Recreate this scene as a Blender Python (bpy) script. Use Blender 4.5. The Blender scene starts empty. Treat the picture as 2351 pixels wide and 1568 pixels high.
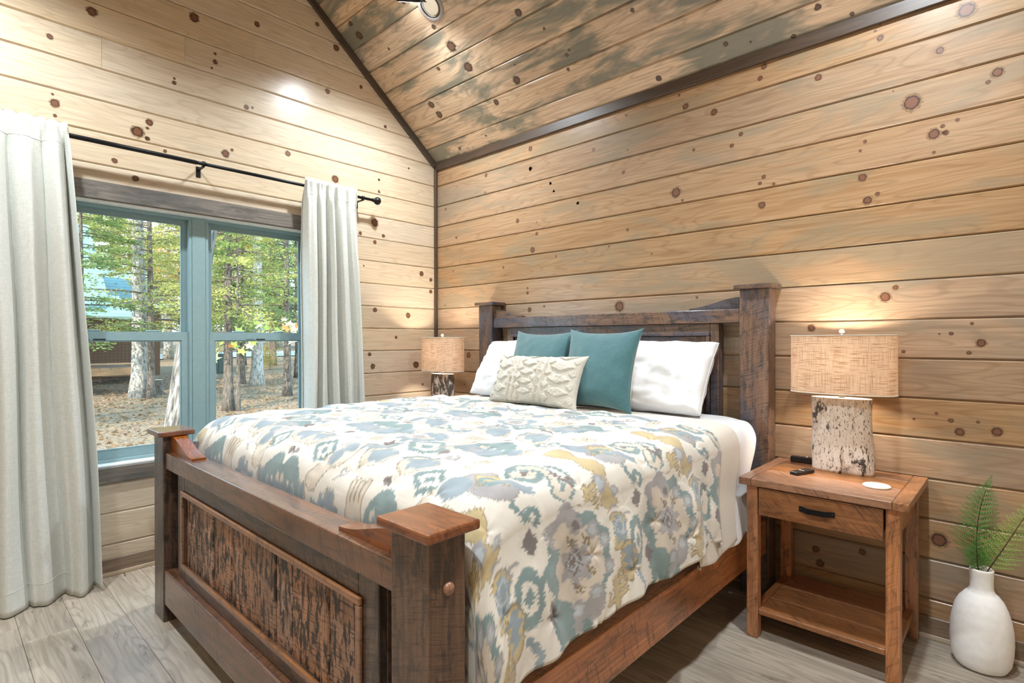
import bpy, bmesh, math, random
import numpy as np
from mathutils import Vector, Matrix, Euler

SC = bpy.context.scene
COL = SC.collection
PI = math.pi

def srgb(r, g, b):
    f = lambda v: (v/255/12.92) if v/255 <= 0.04045 else ((v/255+0.055)/1.055)**2.4
    return (f(r), f(g), f(b), 1.0)

# ------------------------------------------------------------------ camera, light, exposure
cd = bpy.data.cameras.new('camera'); cam = bpy.data.objects.new('camera', cd); COL.objects.link(cam)
cd.sensor_width = 36.0; cd.lens = 1254.06/2351*36.0; cd.clip_start = 0.02; cd.clip_end = 400
cam.location = (3.7625, -3.0403, 1.3262)
cam.rotation_euler = (1.5672, 0.00128, 0.75338)
SC.camera = cam
SC.view_settings.view_transform = 'Standard'; SC.view_settings.look = 'None'
SC.view_settings.gamma = 1.0; SC.view_settings.use_curve_mapping = False
SC.view_settings.exposure = 0.18
SC.cycles.max_bounces = 10; SC.cycles.diffuse_bounces = 6; SC.cycles.transparent_max_bounces = 24
SC.cycles.sample_clamp_indirect = 6.0; SC.cycles.use_denoising = True
SC.cycles.caustics_reflective = False; SC.cycles.caustics_refractive = False

SKY_STRENGTH = 5.5; SUN_STRENGTH = 10.5; CAN_WATT = 215.0; LAMP_WATT = 105.0
wd = bpy.data.worlds.new('sky'); SC.world = wd; wd.use_nodes = True
wn = wd.node_tree; wn.nodes.clear()
wo = wn.nodes.new('ShaderNodeOutputWorld'); wb = wn.nodes.new('ShaderNodeBackground')
wg = wn.nodes.new('ShaderNodeTexCoord'); ws = wn.nodes.new('ShaderNodeSeparateXYZ'); wr = wn.nodes.new('ShaderNodeValToRGB')
wn.links.new(wg.outputs['Generated'], ws.inputs[0]); wn.links.new(ws.outputs['Z'], wr.inputs[0])
wr.color_ramp.elements[0].position = 0.0; wr.color_ramp.elements[0].color = (0.72, 0.92, 1.0, 1)
wr.color_ramp.elements[1].position = 0.6; wr.color_ramp.elements[1].color = (0.30, 0.62, 1.0, 1)
wn.links.new(wr.outputs[0], wb.inputs[0]); wb.inputs[1].default_value = SKY_STRENGTH
wn.links.new(wb.outputs[0], wo.inputs[0])
sl = bpy.data.lights.new('sun', 'SUN'); sl.energy = SUN_STRENGTH; sl.angle = 0.012; sl.color = (1.0, 0.93, 0.80)
sun = bpy.data.objects.new('sun', sl); COL.objects.link(sun)
sun.rotation_euler = Vector((-0.42, 0.75, -0.60)).to_track_quat('-Z', 'Y').to_euler()
pl = bpy.data.lights.new('window_portal', 'AREA'); pl.shape = 'RECTANGLE'; pl.size = 1.5; pl.size_y = 1.5
pl.cycles.is_portal = True
po = bpy.data.objects.new('window_portal', pl); COL.objects.link(po)
po.location = (-0.17, -1.88, 1.36); po.rotation_euler = Vector((1, 0, 0)).to_track_quat('-Z', 'Y').to_euler()

# ------------------------------------------------------------------ helpers
def tag(o, label=None, cat=None, group=None, kind=None):
    if label: o['label'] = label
    if cat: o['category'] = cat
    if group: o['group'] = group
    if kind: o['kind'] = kind
    return o

def wmat(o):
    m = Matrix.Identity(4)
    while o is not None: m = o.matrix_basis @ m; o = o.parent
    return m

def link(name, data, mat=None, parent=None, loc=(0, 0, 0), rot=None):
    """loc and rot are given in world space"""
    o = bpy.data.objects.new(name, data); COL.objects.link(o)
    if mat is not None and data is not None:
        for m in (mat if isinstance(mat, (list, tuple)) else [mat]): data.materials.append(m)
    w = Matrix.Translation(Vector(loc)) @ Euler(rot or (0, 0, 0)).to_matrix().to_4x4()
    if parent is not None:
        o.parent = parent; w = wmat(parent).inverted() @ w
    o.matrix_basis = w
    return o

def empty(name, loc=(0, 0, 0), label=None, cat=None, group=None, kind=None, parent=None):
    o = link(name, None, None, parent, loc); o.empty_display_size = 0.1
    return tag(o, label, cat, group, kind)

def mesh(name, verts, faces, smooth=False):
    me = bpy.data.meshes.new(name); me.from_pydata([tuple(map(float, v)) for v in verts], [], [tuple(map(int, f)) for f in faces]); me.update()
    if smooth: me.polygons.foreach_set('use_smooth', [True]*len(me.polygons))
    return me

def bm_mesh(name, bm, smooth=False):
    me = bpy.data.meshes.new(name); bmesh.ops.recalc_face_normals(bm, faces=bm.faces); bm.to_mesh(me); bm.free()
    if smooth: me.polygons.foreach_set('use_smooth', [True]*len(me.polygons))
    return me

BOXC = {}
def box_mesh(L, W, H, bevel=0.003, seg=1):
    """box centred on the origin, length along local X"""
    k = (round(L, 4), round(W, 4), round(H, 4), bevel, seg)
    if k not in BOXC:
        bm = bmesh.new(); bmesh.ops.create_cube(bm, size=1)
        bmesh.ops.scale(bm, vec=(L, W, H), verts=bm.verts)
        if bevel: bmesh.ops.bevel(bm, geom=list(bm.edges), offset=min(bevel, L*.45, W*.45, H*.45), segments=seg, profile=0.6, affect='EDGES')
        BOXC[k] = bm_mesh('box', bm)
    return BOXC[k].copy()

ROT = {'x': (0, 0, 0), 'y': (0, 0, PI/2), 'z': (0, -PI/2, 0)}
def bar(name, lo, hi, mat, axis='x', bevel=0.003, parent=None, seg=1):
    """bevelled board between two corners; grain (local X) runs along the world axis"""
    lo, hi = Vector(lo), Vector(hi); d = hi - lo
    L, W, H = {'x': (d.x, d.y, d.z), 'y': (d.y, d.x, d.z), 'z': (d.z, d.y, d.x)}[axis]
    return link(name, box_mesh(abs(L), abs(W), abs(H), bevel, seg), mat, parent, (lo+hi)/2, ROT[axis])

def copy_tree(o, parent=None, loc=None):
    c = o.copy(); COL.objects.link(c)
    if parent is not None: c.parent = parent
    if loc is not None: c.location = loc
    for ch in list(o.children): copy_tree(ch, c)
    return c

def lathe(name, prof, n=32, sx=1, sy=1, smooth=True, jitter=None):
    v, f = [], []
    for i, (r, z) in enumerate(prof):
        for k in range(n):
            a = 2*PI*k/n; rr = r*(jitter(a, z) if jitter else 1)
            v.append((math.cos(a)*rr*sx, math.sin(a)*rr*sy, z))
    for i in range(len(prof)-1):
        for k in range(n):
            f.append((i*n+k, i*n+(k+1) % n, (i+1)*n+(k+1) % n, (i+1)*n+k))
    return mesh(name, v, f, smooth)

def tube_data(pts, rads, n=8):
    v, f = [], []; pts = [Vector(p) for p in pts]
    for i, p in enumerate(pts):
        t = (pts[min(i+1, len(pts)-1)] - pts[max(i-1, 0)]).normalized()
        u = t.cross(Vector((0, 0, 1)) if abs(t.z) < .95 else Vector((1, 0, 0))).normalized(); w = t.cross(u)
        for k in range(n):
            a = 2*PI*k/n; v.append(p + (u*math.cos(a) + w*math.sin(a))*rads[i])
    for i in range(len(pts)-1):
        for k in range(n): f.append((i*n+k, i*n+(k+1) % n, (i+1)*n+(k+1) % n, (i+1)*n+k))
    f.append(tuple(range(n-1, -1, -1))); f.append(tuple(range((len(pts)-1)*n, len(pts)*n)))
    return v, f

def tube(name, pts, rads, mat, parent=None, n=10, smooth=True):
    v, f = tube_data(pts, rads if isinstance(rads, (list, tuple)) else [rads]*len(pts), n)
    return link(name, mesh(name, v, f, smooth), mat, parent, parent_world(parent))

def parent_world(p):
    return wmat(p).translation if p is not None else Vector((0, 0, 0))

def local_mesh(name, verts, faces, mat, parent, smooth=False):
    """vertices given in world space, stored relative to the parent's base"""
    w = parent_world(parent)
    return link(name, mesh(name, [Vector(v)-w for v in verts], faces, smooth), mat, parent, w)

# ------------------------------------------------------------------ materials
class NT:
    def __init__(s, name):
        s.m = bpy.data.materials.new(name); s.m.use_nodes = True; s.t = s.m.node_tree; s.t.nodes.clear()
        s.out = s.t.nodes.new('ShaderNodeOutputMaterial'); s.b = s.n('ShaderNodeBsdfPrincipled'); s.l(s.b, 'BSDF', s.out, 'Surface')
    def n(s, typ, **kw):
        nd = s.t.nodes.new(typ)
        for k, v in kw.items():
            if k in nd.inputs: nd.inputs[k].default_value = v
            else: setattr(nd, k, v)
        return nd
    def l(s, a, ao, b, bi): s.t.links.new(a.outputs[ao], b.inputs[bi])
    def math(s, op, a, b=None, clamp=False):
        m = s.n('ShaderNodeMath', operation=op); m.use_clamp = clamp
        for i, x in enumerate((a, b)):
            if x is None: continue
            if isinstance(x, (int, float)): m.inputs[i].default_value = x
            else: s.t.links.new(x, m.inputs[i])
        return m.outputs[0]
    def vmath(s, op, a, b):
        m = s.n('ShaderNodeVectorMath', operation=op)
        for i, x in enumerate((a, b)):
            if isinstance(x, (tuple, list)): m.inputs[i].default_value = x
            else: s.t.links.new(x, m.inputs[i])
        return m.outputs[0]
    def noise(s, vec, scale=1, detail=3, rough=.55, dist=0):
        nd = s.n('ShaderNodeTexNoise'); nd.inputs['Scale'].default_value = scale; nd.inputs['Detail'].default_value = detail
        nd.inputs['Roughness'].default_value = rough; nd.inputs['Distortion'].default_value = dist
        if vec is not None: s.t.links.new(vec, nd.inputs['Vector'])
        return nd.outputs['Fac']
    def ramp(s, fac, stops):
        r = s.n('ShaderNodeValToRGB'); e = r.color_ramp.elements
        while len(e) < len(stops): e.new(0.5)
        for i, (p, c) in enumerate(stops):
            e[i].position = p; e[i].color = c if len(c) == 4 else (*c, 1)
        s.t.links.new(fac, r.inputs[0]); return r.outputs[0]
    def step(s, fac, a, b):
        m = s.n('ShaderNodeMapRange'); m.interpolation_type = 'SMOOTHSTEP'; s.t.links.new(fac, m.inputs[0])
        m.inputs[1].default_value = a; m.inputs[2].default_value = b; return m.outputs[0]
    def mix(s, fac, a, b, blend='MIX'):
        m = s.n('ShaderNodeMix', data_type='RGBA', blend_type=blend)
        for i, x in ((0, fac), (6, a), (7, b)):
            if isinstance(x, (int, float)): m.inputs[i].default_value = x
            elif isinstance(x, tuple): m.inputs[i].default_value = x
            else: s.t.links.new(x, m.inputs[i])
        return m.outputs[2]
    def obj(s): return s.n('ShaderNodeTexCoord').outputs['Object']
    def rnd(s): return s.n('ShaderNodeObjectInfo').outputs['Random']
    def bump(s, h, strength=.3, dist=.002):
        b = s.n('ShaderNodeBump', Strength=strength, Distance=dist); s.t.links.new(h, b.inputs['Height']); s.l(b, 'Normal', s.b, 'Normal')
    def col(s, c):
        if isinstance(c, tuple): s.b.inputs['Base Color'].default_value = c
        else: s.t.links.new(c, s.b.inputs['Base Color'])
    def set(s, **kw):
        for k, v in kw.items(): s.b.inputs[k.replace('_', ' ')].default_value = v

def plain(name, c, rough=.5, metal=0, bump=0, bscale=200, **kw):
    t = NT(name); o = t.obj(); nz = t.noise(o, 40, 3)
    t.col(t.mix(nz, tuple(x*.9 for x in c[:3])+(1,), tuple(min(1, x*1.08) for x in c[:3])+(1,)))
    t.set(Roughness=rough, Metallic=metal, **kw)
    if bump: t.bump(t.noise(o, bscale, 2), bump, .001)
    return t.m

def wood(name, light, mid, dark, rough=.4, blotch=None, blotch_amt=.5, value_var=.25, grain=1.0, saw=0.0, saw_col=None, bump=.15, smear=0.0, smear_col=None, coat=0.0, saw_tilt=.35, smear_scale=(5.0, 26.0, 26.0), smear_edge=(.50, .62), blotch_edge=(.48, .70), saw_freq=85.0):
    """timber with grain along local X"""
    t = NT(name); o = t.obj(); r = t.rnd()
    cx = t.n('ShaderNodeCombineXYZ'); 
    t.t.links.new(t.math('MULTIPLY', r, 37.0), cx.inputs[0]); t.t.links.new(t.math('MULTIPLY', r, 91.0), cx.inputs[1]); t.t.links.new(t.math('MULTIPLY', r, 53.0), cx.inputs[2])
    p = t.vmath('ADD', o, cx.outputs[0])
    wob = t.noise(t.vmath('MULTIPLY', p, (.9, 7.0, 7.0)), 1, 2, .5)
    fine = t.noise(t.vmath('MULTIPLY', p, (3.0, 90.0, 90.0)), grain, 4, .6)
    band = t.math('FRACT', t.math('MULTIPLY', wob, 16.0*grain))
    band = t.math('ABSOLUTE', t.math('SUBTRACT', t.math('MULTIPLY', band, 2.0), 1.0))
    c = t.mix(t.step(fine, .3, .7), light, mid)
    c = t.mix(t.math('MULTIPLY', t.step(band, .55, .95), .30), c, dark)
    if blotch:
        bn = t.noise(t.vmath('MULTIPLY', p, (1.5, 5.0, 5.0)), 1.0, 4, .6, .6)
        c = t.mix(t.math('MULTIPLY', t.step(bn, *blotch_edge), blotch_amt), c, blotch)
    hgt = fine
    if smear:
        sn = t.noise(t.vmath('MULTIPLY', p, smear_scale), 1.0, 6, .72, .3)
        sm = t.math('MULTIPLY', t.step(sn, *smear_edge), smear); c = t.mix(sm, c, smear_col)
    if saw:
        sp = t.n('ShaderNodeSeparateXYZ'); t.t.links.new(p, sp.inputs[0])
        lean = t.math('ADD', sp.outputs[0], t.math('MULTIPLY', t.math('ADD', sp.outputs[2], sp.outputs[1]), saw_tilt))
        cs = t.n('ShaderNodeCombineXYZ'); t.t.links.new(t.math('MULTIPLY', lean, saw_freq), cs.inputs[0]); t.t.links.new(t.math('MULTIPLY', sp.outputs[2], 9.0), cs.inputs[1]); t.t.links.new(t.math('MULTIPLY', sp.outputs[1], 9.0), cs.inputs[2])
        s1 = t.noise(cs.outputs[0], 1.0, 3, .6)
        msk = t.step(t.noise(t.vmath('MULTIPLY', p, (5.0, 12.0, 12.0)), 1.0, 3, .6), .40, .58)
        sw = t.math('MULTIPLY', t.math('MULTIPLY', t.step(s1, .50, .64), msk), saw)
        c = t.mix(sw, c, saw_col); hgt = t.math('SUBTRACT', fine, t.math('MULTIPLY', t.step(s1, .48, .66), 1.5))
    hv = t.n('ShaderNodeHueSaturation'); t.t.links.new(c, hv.inputs['Color'])
    t.t.links.new(t.math('ADD', t.math('MULTIPLY', r, value_var), 1.0-value_var/2), hv.inputs['Value'])
    r2 = t.math('FRACT', t.math('MULTIPLY', r, 17.3)); t.t.links.new(t.math('ADD', t.math('MULTIPLY', r2, .25), .87), hv.inputs['Saturation'])
    t.col(hv.outputs[0]); t.set(Roughness=rough)
    if coat: t.set(Coat_Weight=coat, Coat_Roughness=.15)
    t.bump(hgt, bump, .0012)
    return t.m

def knot_mat(name, core, ring, halo):
    t = NT(name); t.t.links.remove(t.out.inputs[0].links[0])
    uv = t.n('ShaderNodeTexCoord').outputs['UV']
    ln = t.n('ShaderNodeVectorMath', operation='LENGTH'); t.t.links.new(t.vmath('SUBTRACT', t.vmath('MULTIPLY', uv, (6, 6, 0)), (3, 3, 0)), ln.inputs[0])
    o = t.obj(); wob = t.math('MULTIPLY', t.math('SUBTRACT', t.noise(o, 60, 2), .5), .55)
    d = t.math('ADD', ln.outputs['Value'], wob)
    c = t.ramp(t.math('MULTIPLY', d, .5), [(0.0, core), (.36, core), (.45, ring), (.52, ring), (.58, halo)])
    t.col(c); t.set(Roughness=.4)
    a = t.math('MULTIPLY', t.math('SUBTRACT', 1.0, t.step(t.math('ADD', d, t.math('MULTIPLY', t.math('SUBTRACT', t.noise(t.vmath('MULTIPLY', o, (30, 120, 120)), 1, 3), .5), 1.6)), .95, 1.6)), 1.0, True)
    tr = t.n('ShaderNodeBsdfTransparent'); mx = t.n('ShaderNodeMixShader'); t.t.links.new(a, mx.inputs[0])
    t.l(tr, 'BSDF', mx, 1); t.l(t.b, 'BSDF', mx, 2); t.l(mx, 'Shader', t.out, 'Surface')
    return t.m

def fabric(name, c1, c2, scale=700, rough=.95, bump=.35, sheen=.3, slub=0.0):
    t = NT(name); o = t.obj()
    a = t.noise(t.vmath('MULTIPLY', o, (1, 1, .08)), scale, 2); b = t.noise(t.vmath('MULTIPLY', o, (.08, .08, 1)), scale, 2)
    w = t.math('MULTIPLY', t.math('ADD', a, b), .5)
    c = t.mix(t.step(w, .35, .65), c1, c2)
    if slub:
        s1 = t.noise(t.vmath('MULTIPLY', o, (25, 25, 340)), 1, 2); c = t.mix(t.math('MULTIPLY', t.step(s1, .55, .75), slub), c, tuple(x*.7 for x in c1[:3])+(1,))
    t.col(c); t.set(Roughness=rough, Sheen_Weight=sheen); t.bump(w, bump, .0008)
    return t.m

M = {}
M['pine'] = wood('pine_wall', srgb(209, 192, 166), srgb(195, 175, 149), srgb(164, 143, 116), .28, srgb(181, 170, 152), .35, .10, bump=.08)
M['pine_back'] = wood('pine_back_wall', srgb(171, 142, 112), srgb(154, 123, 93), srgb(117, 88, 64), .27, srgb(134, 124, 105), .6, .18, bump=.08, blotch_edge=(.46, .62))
M['pine_ceiling'] = wood('stained_ceiling_pine', srgb(216, 191, 163), srgb(189, 161, 134), srgb(123, 102, 83), .26, srgb(114, 114, 102), .9, .22, bump=.12, blotch_edge=(.43, .58))
M['knot'] = knot_mat('pine_knot', srgb(112, 74, 52), srgb(62, 40, 29), srgb(142, 110, 80))
M['knot_dark'] = knot_mat('dark_pine_knot', srgb(100, 70, 52), srgb(48, 32, 24), srgb(98, 88, 74))
M['trim'] = wood('dark_trim', srgb(83, 65, 50), srgb(68, 52, 40), srgb(47, 36, 28), .4, srgb(63, 59, 54), .5, .1)
M['greytrim'] = wood('grey_stained_board', srgb(128, 119, 109), srgb(102, 95, 88), srgb(66, 61, 57), .45, srgb(80, 80, 78), .8, .1, smear=.6, smear_col=srgb(70, 68, 66))
M['base'] = wood('baseboard_wood', srgb(146, 126, 106), srgb(122, 104, 87), srgb(88, 74, 62), .45, srgb(110, 102, 92), .7, .1)
M['shoe'] = wood('shoe_moulding', srgb(192, 174, 150), srgb(172, 152, 128), srgb(130, 112, 92), .45, None, 0, .1)
M['floor'] = wood('floor_plank', srgb(182, 170, 155), srgb(158, 146, 130), srgb(104, 91, 78), .42, srgb(140, 129, 115), .7, .24, grain=.8, bump=.1, smear=.85, smear_col=srgb(86, 74, 62), smear_scale=(4.5, 22, 22), smear_edge=(.59, .70))
M['bed'] = wood('rough_sawn_brown', srgb(104, 79, 62), srgb(81, 59, 45), srgb(37, 28, 24), .34, srgb(60, 52, 49), .6, .25, saw=.55, saw_col=srgb(32, 25, 23), bump=.5, smear=.7, smear_col=srgb(34, 27, 24), coat=.3, smear_scale=(9, 32, 32), smear_edge=(.49, .57), saw_freq=110.0)
M['bedblue'] = wood('rough_sawn_brown_head', srgb(127, 99, 81), srgb(97, 74, 61), srgb(46, 39, 37), .36, srgb(67, 72, 86), .75, .25, saw=.6, saw_col=srgb(40, 38, 40), bump=.5, smear=.65, smear_col=srgb(44, 41, 43), coat=.3, smear_scale=(10, 30, 30), smear_edge=(.51, .60), saw_freq=120.0, blotch_edge=(.44, .60))
M['bedtop'] = wood('smooth_honey_brown', srgb(142, 80, 38), srgb(118, 64, 30), srgb(66, 38, 22), .26, srgb(90, 52, 30), .5, .12, bump=.15, smear=.45, smear_col=srgb(48, 30, 20), coat=.5, smear_scale=(14, 40, 40), smear_edge=(.56, .62))
M['rail'] = wood('rough_sawn_red_brown', srgb(161, 112, 76), srgb(131, 88, 58), srgb(72, 49, 33), .34, srgb(99, 73, 56), .6, .14, saw=.6, saw_col=srgb(58, 41, 29), bump=.35, smear=.5, smear_col=srgb(58, 43, 33), coat=.6, smear_scale=(5, 34, 34), smear_edge=(.53, .60))
M['siderail_lit'] = wood('rough_sawn_side_rail_lit', srgb(209, 137, 85), srgb(170, 107, 65), srgb(94, 60, 37), .34, srgb(129, 89, 63), .6, .14, saw=.6, saw_col=srgb(75, 50, 32), bump=.35, smear=.5, smear_col=srgb(75, 52, 37), coat=.6, smear_scale=(5, 34, 34), smear_edge=(.53, .60))  # brighter copy of the rail wood, frontal light put into the colour
M['footrail'] = wood('rough_sawn_foot_rail', srgb(126, 87, 62), srgb(102, 69, 48), srgb(56, 38, 27), .34, srgb(77, 57, 46), .6, .14, saw=.6, saw_col=srgb(45, 32, 24), bump=.35, smear=.5, smear_col=srgb(45, 34, 27), coat=.6, smear_scale=(5, 34, 34), smear_edge=(.53, .60))
M['panel'] = wood('distressed_panel_board', srgb(168, 128, 102), srgb(144, 106, 83), srgb(76, 54, 43), .45, srgb(108, 80, 64), .5, .36, saw=.75, saw_col=srgb(38, 29, 26), bump=.6, smear=.95, smear_col=srgb(34, 27, 24), saw_tilt=.05, smear_scale=(14, 46, 46), smear_edge=(.485, .545), saw_freq=110.0)
M['oak'] = wood('honey_rough_wood', srgb(166, 116, 79), srgb(145, 96, 61), srgb(94, 60, 40), .34, srgb(120, 79, 52), .5, .16, saw=.6, saw_col=srgb(80, 52, 35), bump=.35, smear=.45, smear_col=srgb(79, 52, 36), coat=.25, saw_tilt=.9, smear_scale=(12, 50, 50), smear_edge=(.55, .61), saw_freq=70.0)
M['oakleg'] = wood('honey_leg_wood', srgb(196, 137, 94), srgb(165, 111, 74), srgb(104, 68, 48), .36, srgb(123, 85, 60), .6, .18, saw=.45, saw_col=srgb(97, 66, 47), bump=.3, smear=.55, smear_col=srgb(78, 54, 42), coat=.2, saw_tilt=.8, smear_scale=(8, 40, 40), smear_edge=(.53, .61), saw_freq=90.0)
M['vinyl'] = plain('shaded_white_vinyl', srgb(133, 159, 163), .35)  # white vinyl, with its backlit blue-grey shade put into the colour
M['jamb'] = plain('white_jamb', srgb(236, 238, 236), .4)
M['black'] = plain('black_metal', srgb(26, 27, 29), .42, .6)
M['blackplastic'] = plain('black_plastic', srgb(20, 20, 21), .25)
M['darkgrey'] = plain('dark_bronze', srgb(40, 38, 37), .4, .3)
M['white'] = plain('white_ceramic', srgb(244, 243, 241), .8, 0, .25, 90)
M['coaster'] = plain('pale_stone', srgb(226, 219, 206), .7)
M['steel'] = plain('satin_nickel', srgb(190, 186, 180), .35, .8)
M['reflector'] = plain('polished_reflector', srgb(235, 238, 240), .12, 1.0)
M['slab'] = plain('rough_sheathing', srgb(60, 50, 42), .9)
M['ink'] = plain('printed_ink', srgb(40, 44, 50), .7)
M['curtain'] = fabric('linen_curtain', srgb(214, 215, 208), srgb(197, 199, 192), 420, .95, .3, .2, .25)
M['sheet'] = fabric('white_cotton', srgb(230, 231, 233), srgb(221, 222, 224), 900, .9, .1, .2)
M['coverlet'] = fabric('cream_cotton', srgb(214, 206, 194), srgb(202, 194, 181), 900, .92, .15, .2)
M['teal'] = fabric('teal_velvet', srgb(64, 108, 112), srgb(50, 93, 99), 500, .75, .2, .5)
M['pillowback'] = fabric('oatmeal_back', srgb(205, 194, 178), srgb(190, 178, 162), 600)
M['tuft'] = fabric('tufted_cream', srgb(206, 200, 188), srgb(186, 179, 166), 260, .98, .8, .3)
M['mattress'] = fabric('mattress_ticking', srgb(225, 225, 225), srgb(212, 212, 212), 600)
def glass():
    t = NT('window_glass'); t.t.nodes.remove(t.b)
    tr = t.n('ShaderNodeBsdfTransparent'); tr.inputs[0].default_value = (.95, .98, .98, 1)
    gl = t.n('ShaderNodeBsdfGlossy'); gl.inputs['Roughness'].default_value = .01
    lw = t.n('ShaderNodeLayerWeight'); fr = t.math('ADD', t.math('MULTIPLY', t.math('POWER', lw.outputs['Facing'], 5.0), .8), .03); mx = t.n('ShaderNodeMixShader')
    t.t.links.new(fr, mx.inputs[0]); t.l(tr, 0, mx, 1); t.l(gl, 0, mx, 2); t.l(mx, 0, t.out, 'Surface'); return t.m
M['glass'] = glass()

# ------------------------------------------------------------------ the room
RX, RY = 4.60, -3.86                      # right wall, front wall
SLOPE, WALL_H = 0.8245, 2.859
RIDGE_Y = RY/2; RIDGE_Z = WALL_H - SLOPE*RIDGE_Y
ALPHA = math.atan(SLOPE)
PW = 0.178; PZ0 = 1.416 - 8*PW            # plank pitch and the lowest joint line
KB= [(3.58,2.733,0.031),(3.27,2.732,0.013),(3.25,2.771,0.006),(3.27,2.799,0.006),(3.49,2.593,0.015),(2.75,2.776,0.014),(2.73,2.72,0.012),(2.27,2.771,0.007),(2.31,2.691,0.017),(3.01,2.644,0.016),(2.48,2.611,0.018),(1.91,2.753,0.007),(1.66,2.594,0.011),(1.92,2.531,0.005),(2.58,2.397,0.011),(3.32,2.468,0.004),(3.39,2.395,0.033),(3.68,2.434,0.019),(3.65,2.403,0.008),(2.63,2.449,0.011),(2.36,2.426,0.008),(3.5,2.259,0.008),(3.47,2.232,0.022),(3.51,2.228,0.011),(3.55,2.272,0.007),(3.21,2.263,0.008),(3.19,2.224,0.006),(3.47,2.151,0.006),(1.89,2.395,0.011),(1.29,2.442,0.009),(1.32,2.38,0.009),(2.75,2.19,0.01),(2.73,2.159,0.009),(2.8,2.138,0.007),(2.25,2.199,0.028),(2.29,2.146,0.007),(1.53,2.261,0.01),(2.74,2.042,0.018),(3.2,2.111,0.018),(3.26,2.006,0.009),(3.22,1.961,0.018),(1.1,2.735,0.017),(1.1,2.588,0.015),(0.63,2.636,0.013),(1.1,2.587,0.012),(0.13,2.449,0.01),(1.29,2.441,0.009),(1.32,2.381,0.009),(0.62,2.494,0.008),(1.53,2.26,0.009),(0.97,2.222,0.015),(0.27,2.185,0.01),(1.16,2.183,0.005),(1.16,2.099,0.012),(1.12,1.972,0.02),(1.92,2.024,0.009),(1.78,1.934,0.006),(1.34,1.916,0.008),(2.09,1.852,0.006),(0.82,1.884,0.009),(0.23,1.908,0.008),(1.07,1.672,0.011),(1.07,1.707,0.008),(1.86,1.572,0.032),(1.09,1.547,0.017),(1.23,1.566,0.008),(2.38,1.569,0.007),(0.12,1.621,0.008),(3.29,1.522,0.021),(3.33,1.564,0.011),(2.98,1.382,0.017),(3.6,1.392,0.006),(3.53,1.35,0.008),(3.63,1.309,0.016),(3.49,1.349,0.004),(3.59,1.266,0.008),(3.36,1.269,0.007),(3.56,0.925,0.017),(3.68,0.939,0.018),(3.53,0.971,0.009),(3.62,0.974,0.006),(3.48,0.998,0.006),(3.4,0.965,0.005),(3.49,0.441,0.029),(3.0,0.273,0.015),(3.2,0.311,0.014),(3.02,0.207,0.017),(0.42,1.202,0.022),(0.37,0.954,0.009)]
KW= [(-2.42,3.143,0.023),(-1.91,3.36,0.026),(-1.53,3.446,0.017),(-1.1,3.626,0.014),(-0.95,3.524,0.022),(-2.6,2.932,0.013),(-1.79,3.097,0.013),(-1.79,3.149,0.008),(-2.02,2.885,0.011),(-2.02,2.912,0.007),(-1.81,3.051,0.007),(-1.6,2.863,0.015),(-1.56,2.876,0.008),(-1.02,3.17,0.017),(-2.58,2.587,0.02),(-2.59,2.631,0.006),(-2.58,2.519,0.008),(-2.21,2.528,0.03),(-2.15,2.608,0.018),(-2.16,2.511,0.013),(-2.16,2.571,0.008),(-1.73,2.528,0.022),(-1.69,2.562,0.009),(-2.07,2.459,0.009),(-2.32,2.343,0.013),(-2.22,2.264,0.016),(-1.32,2.645,0.018),(-0.96,2.502,0.025),(-0.58,2.605,0.009),(-0.58,2.509,0.011),(-0.74,3.29,0.012),(-0.52,3.043,0.012),(-0.29,2.761,0.008),(-0.62,2.289,0.029),(-0.75,2.152,0.013),(-0.54,2.161,0.013),(-0.62,2.115,0.014),(-0.72,1.904,0.007),(-0.62,1.581,0.017),(-0.67,1.229,0.014),(-0.64,1.115,0.019),(-0.58,2.605,0.009),(-0.16,1.89,0.019),(-0.06,1.845,0.015),(-0.06,1.746,0.015),(-0.3,1.53,0.021),(-0.15,0.944,0.008),(-0.22,1.114,0.026),(-0.42,1.346,0.011)]
KC= [(0.18,-0.939,0.016),(0.18,-0.864,0.026),(0.74,-0.874,0.015),(0.36,-0.729,0.009),(0.85,-0.703,0.016),(0.89,-0.583,0.034),(0.92,-0.455,0.031),(1.5,-0.568,0.021),(1.23,-0.287,0.026),(0.39,-0.37,0.025),(0.4,-0.275,0.026),(1.28,-0.363,0.006),(0.67,-0.525,0.013),(0.97,-0.248,0.02),(0.7,-0.068,0.008),(0.37,-0.049,0.012),(0.99,-0.052,0.006),(1.61,-0.454,0.009),(2.17,-0.361,0.011),(1.7,-0.319,0.008),(1.67,-0.303,0.011),(1.63,-0.245,0.011),(2.58,-0.082,0.011),(2.7,-0.054,0.006),(2.9,-0.01,0.011),(3.03,-0.092,0.014),(2.16,-0.041,0.016)]
KX = [(x, y, r) for x, y, r in KC]

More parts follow.
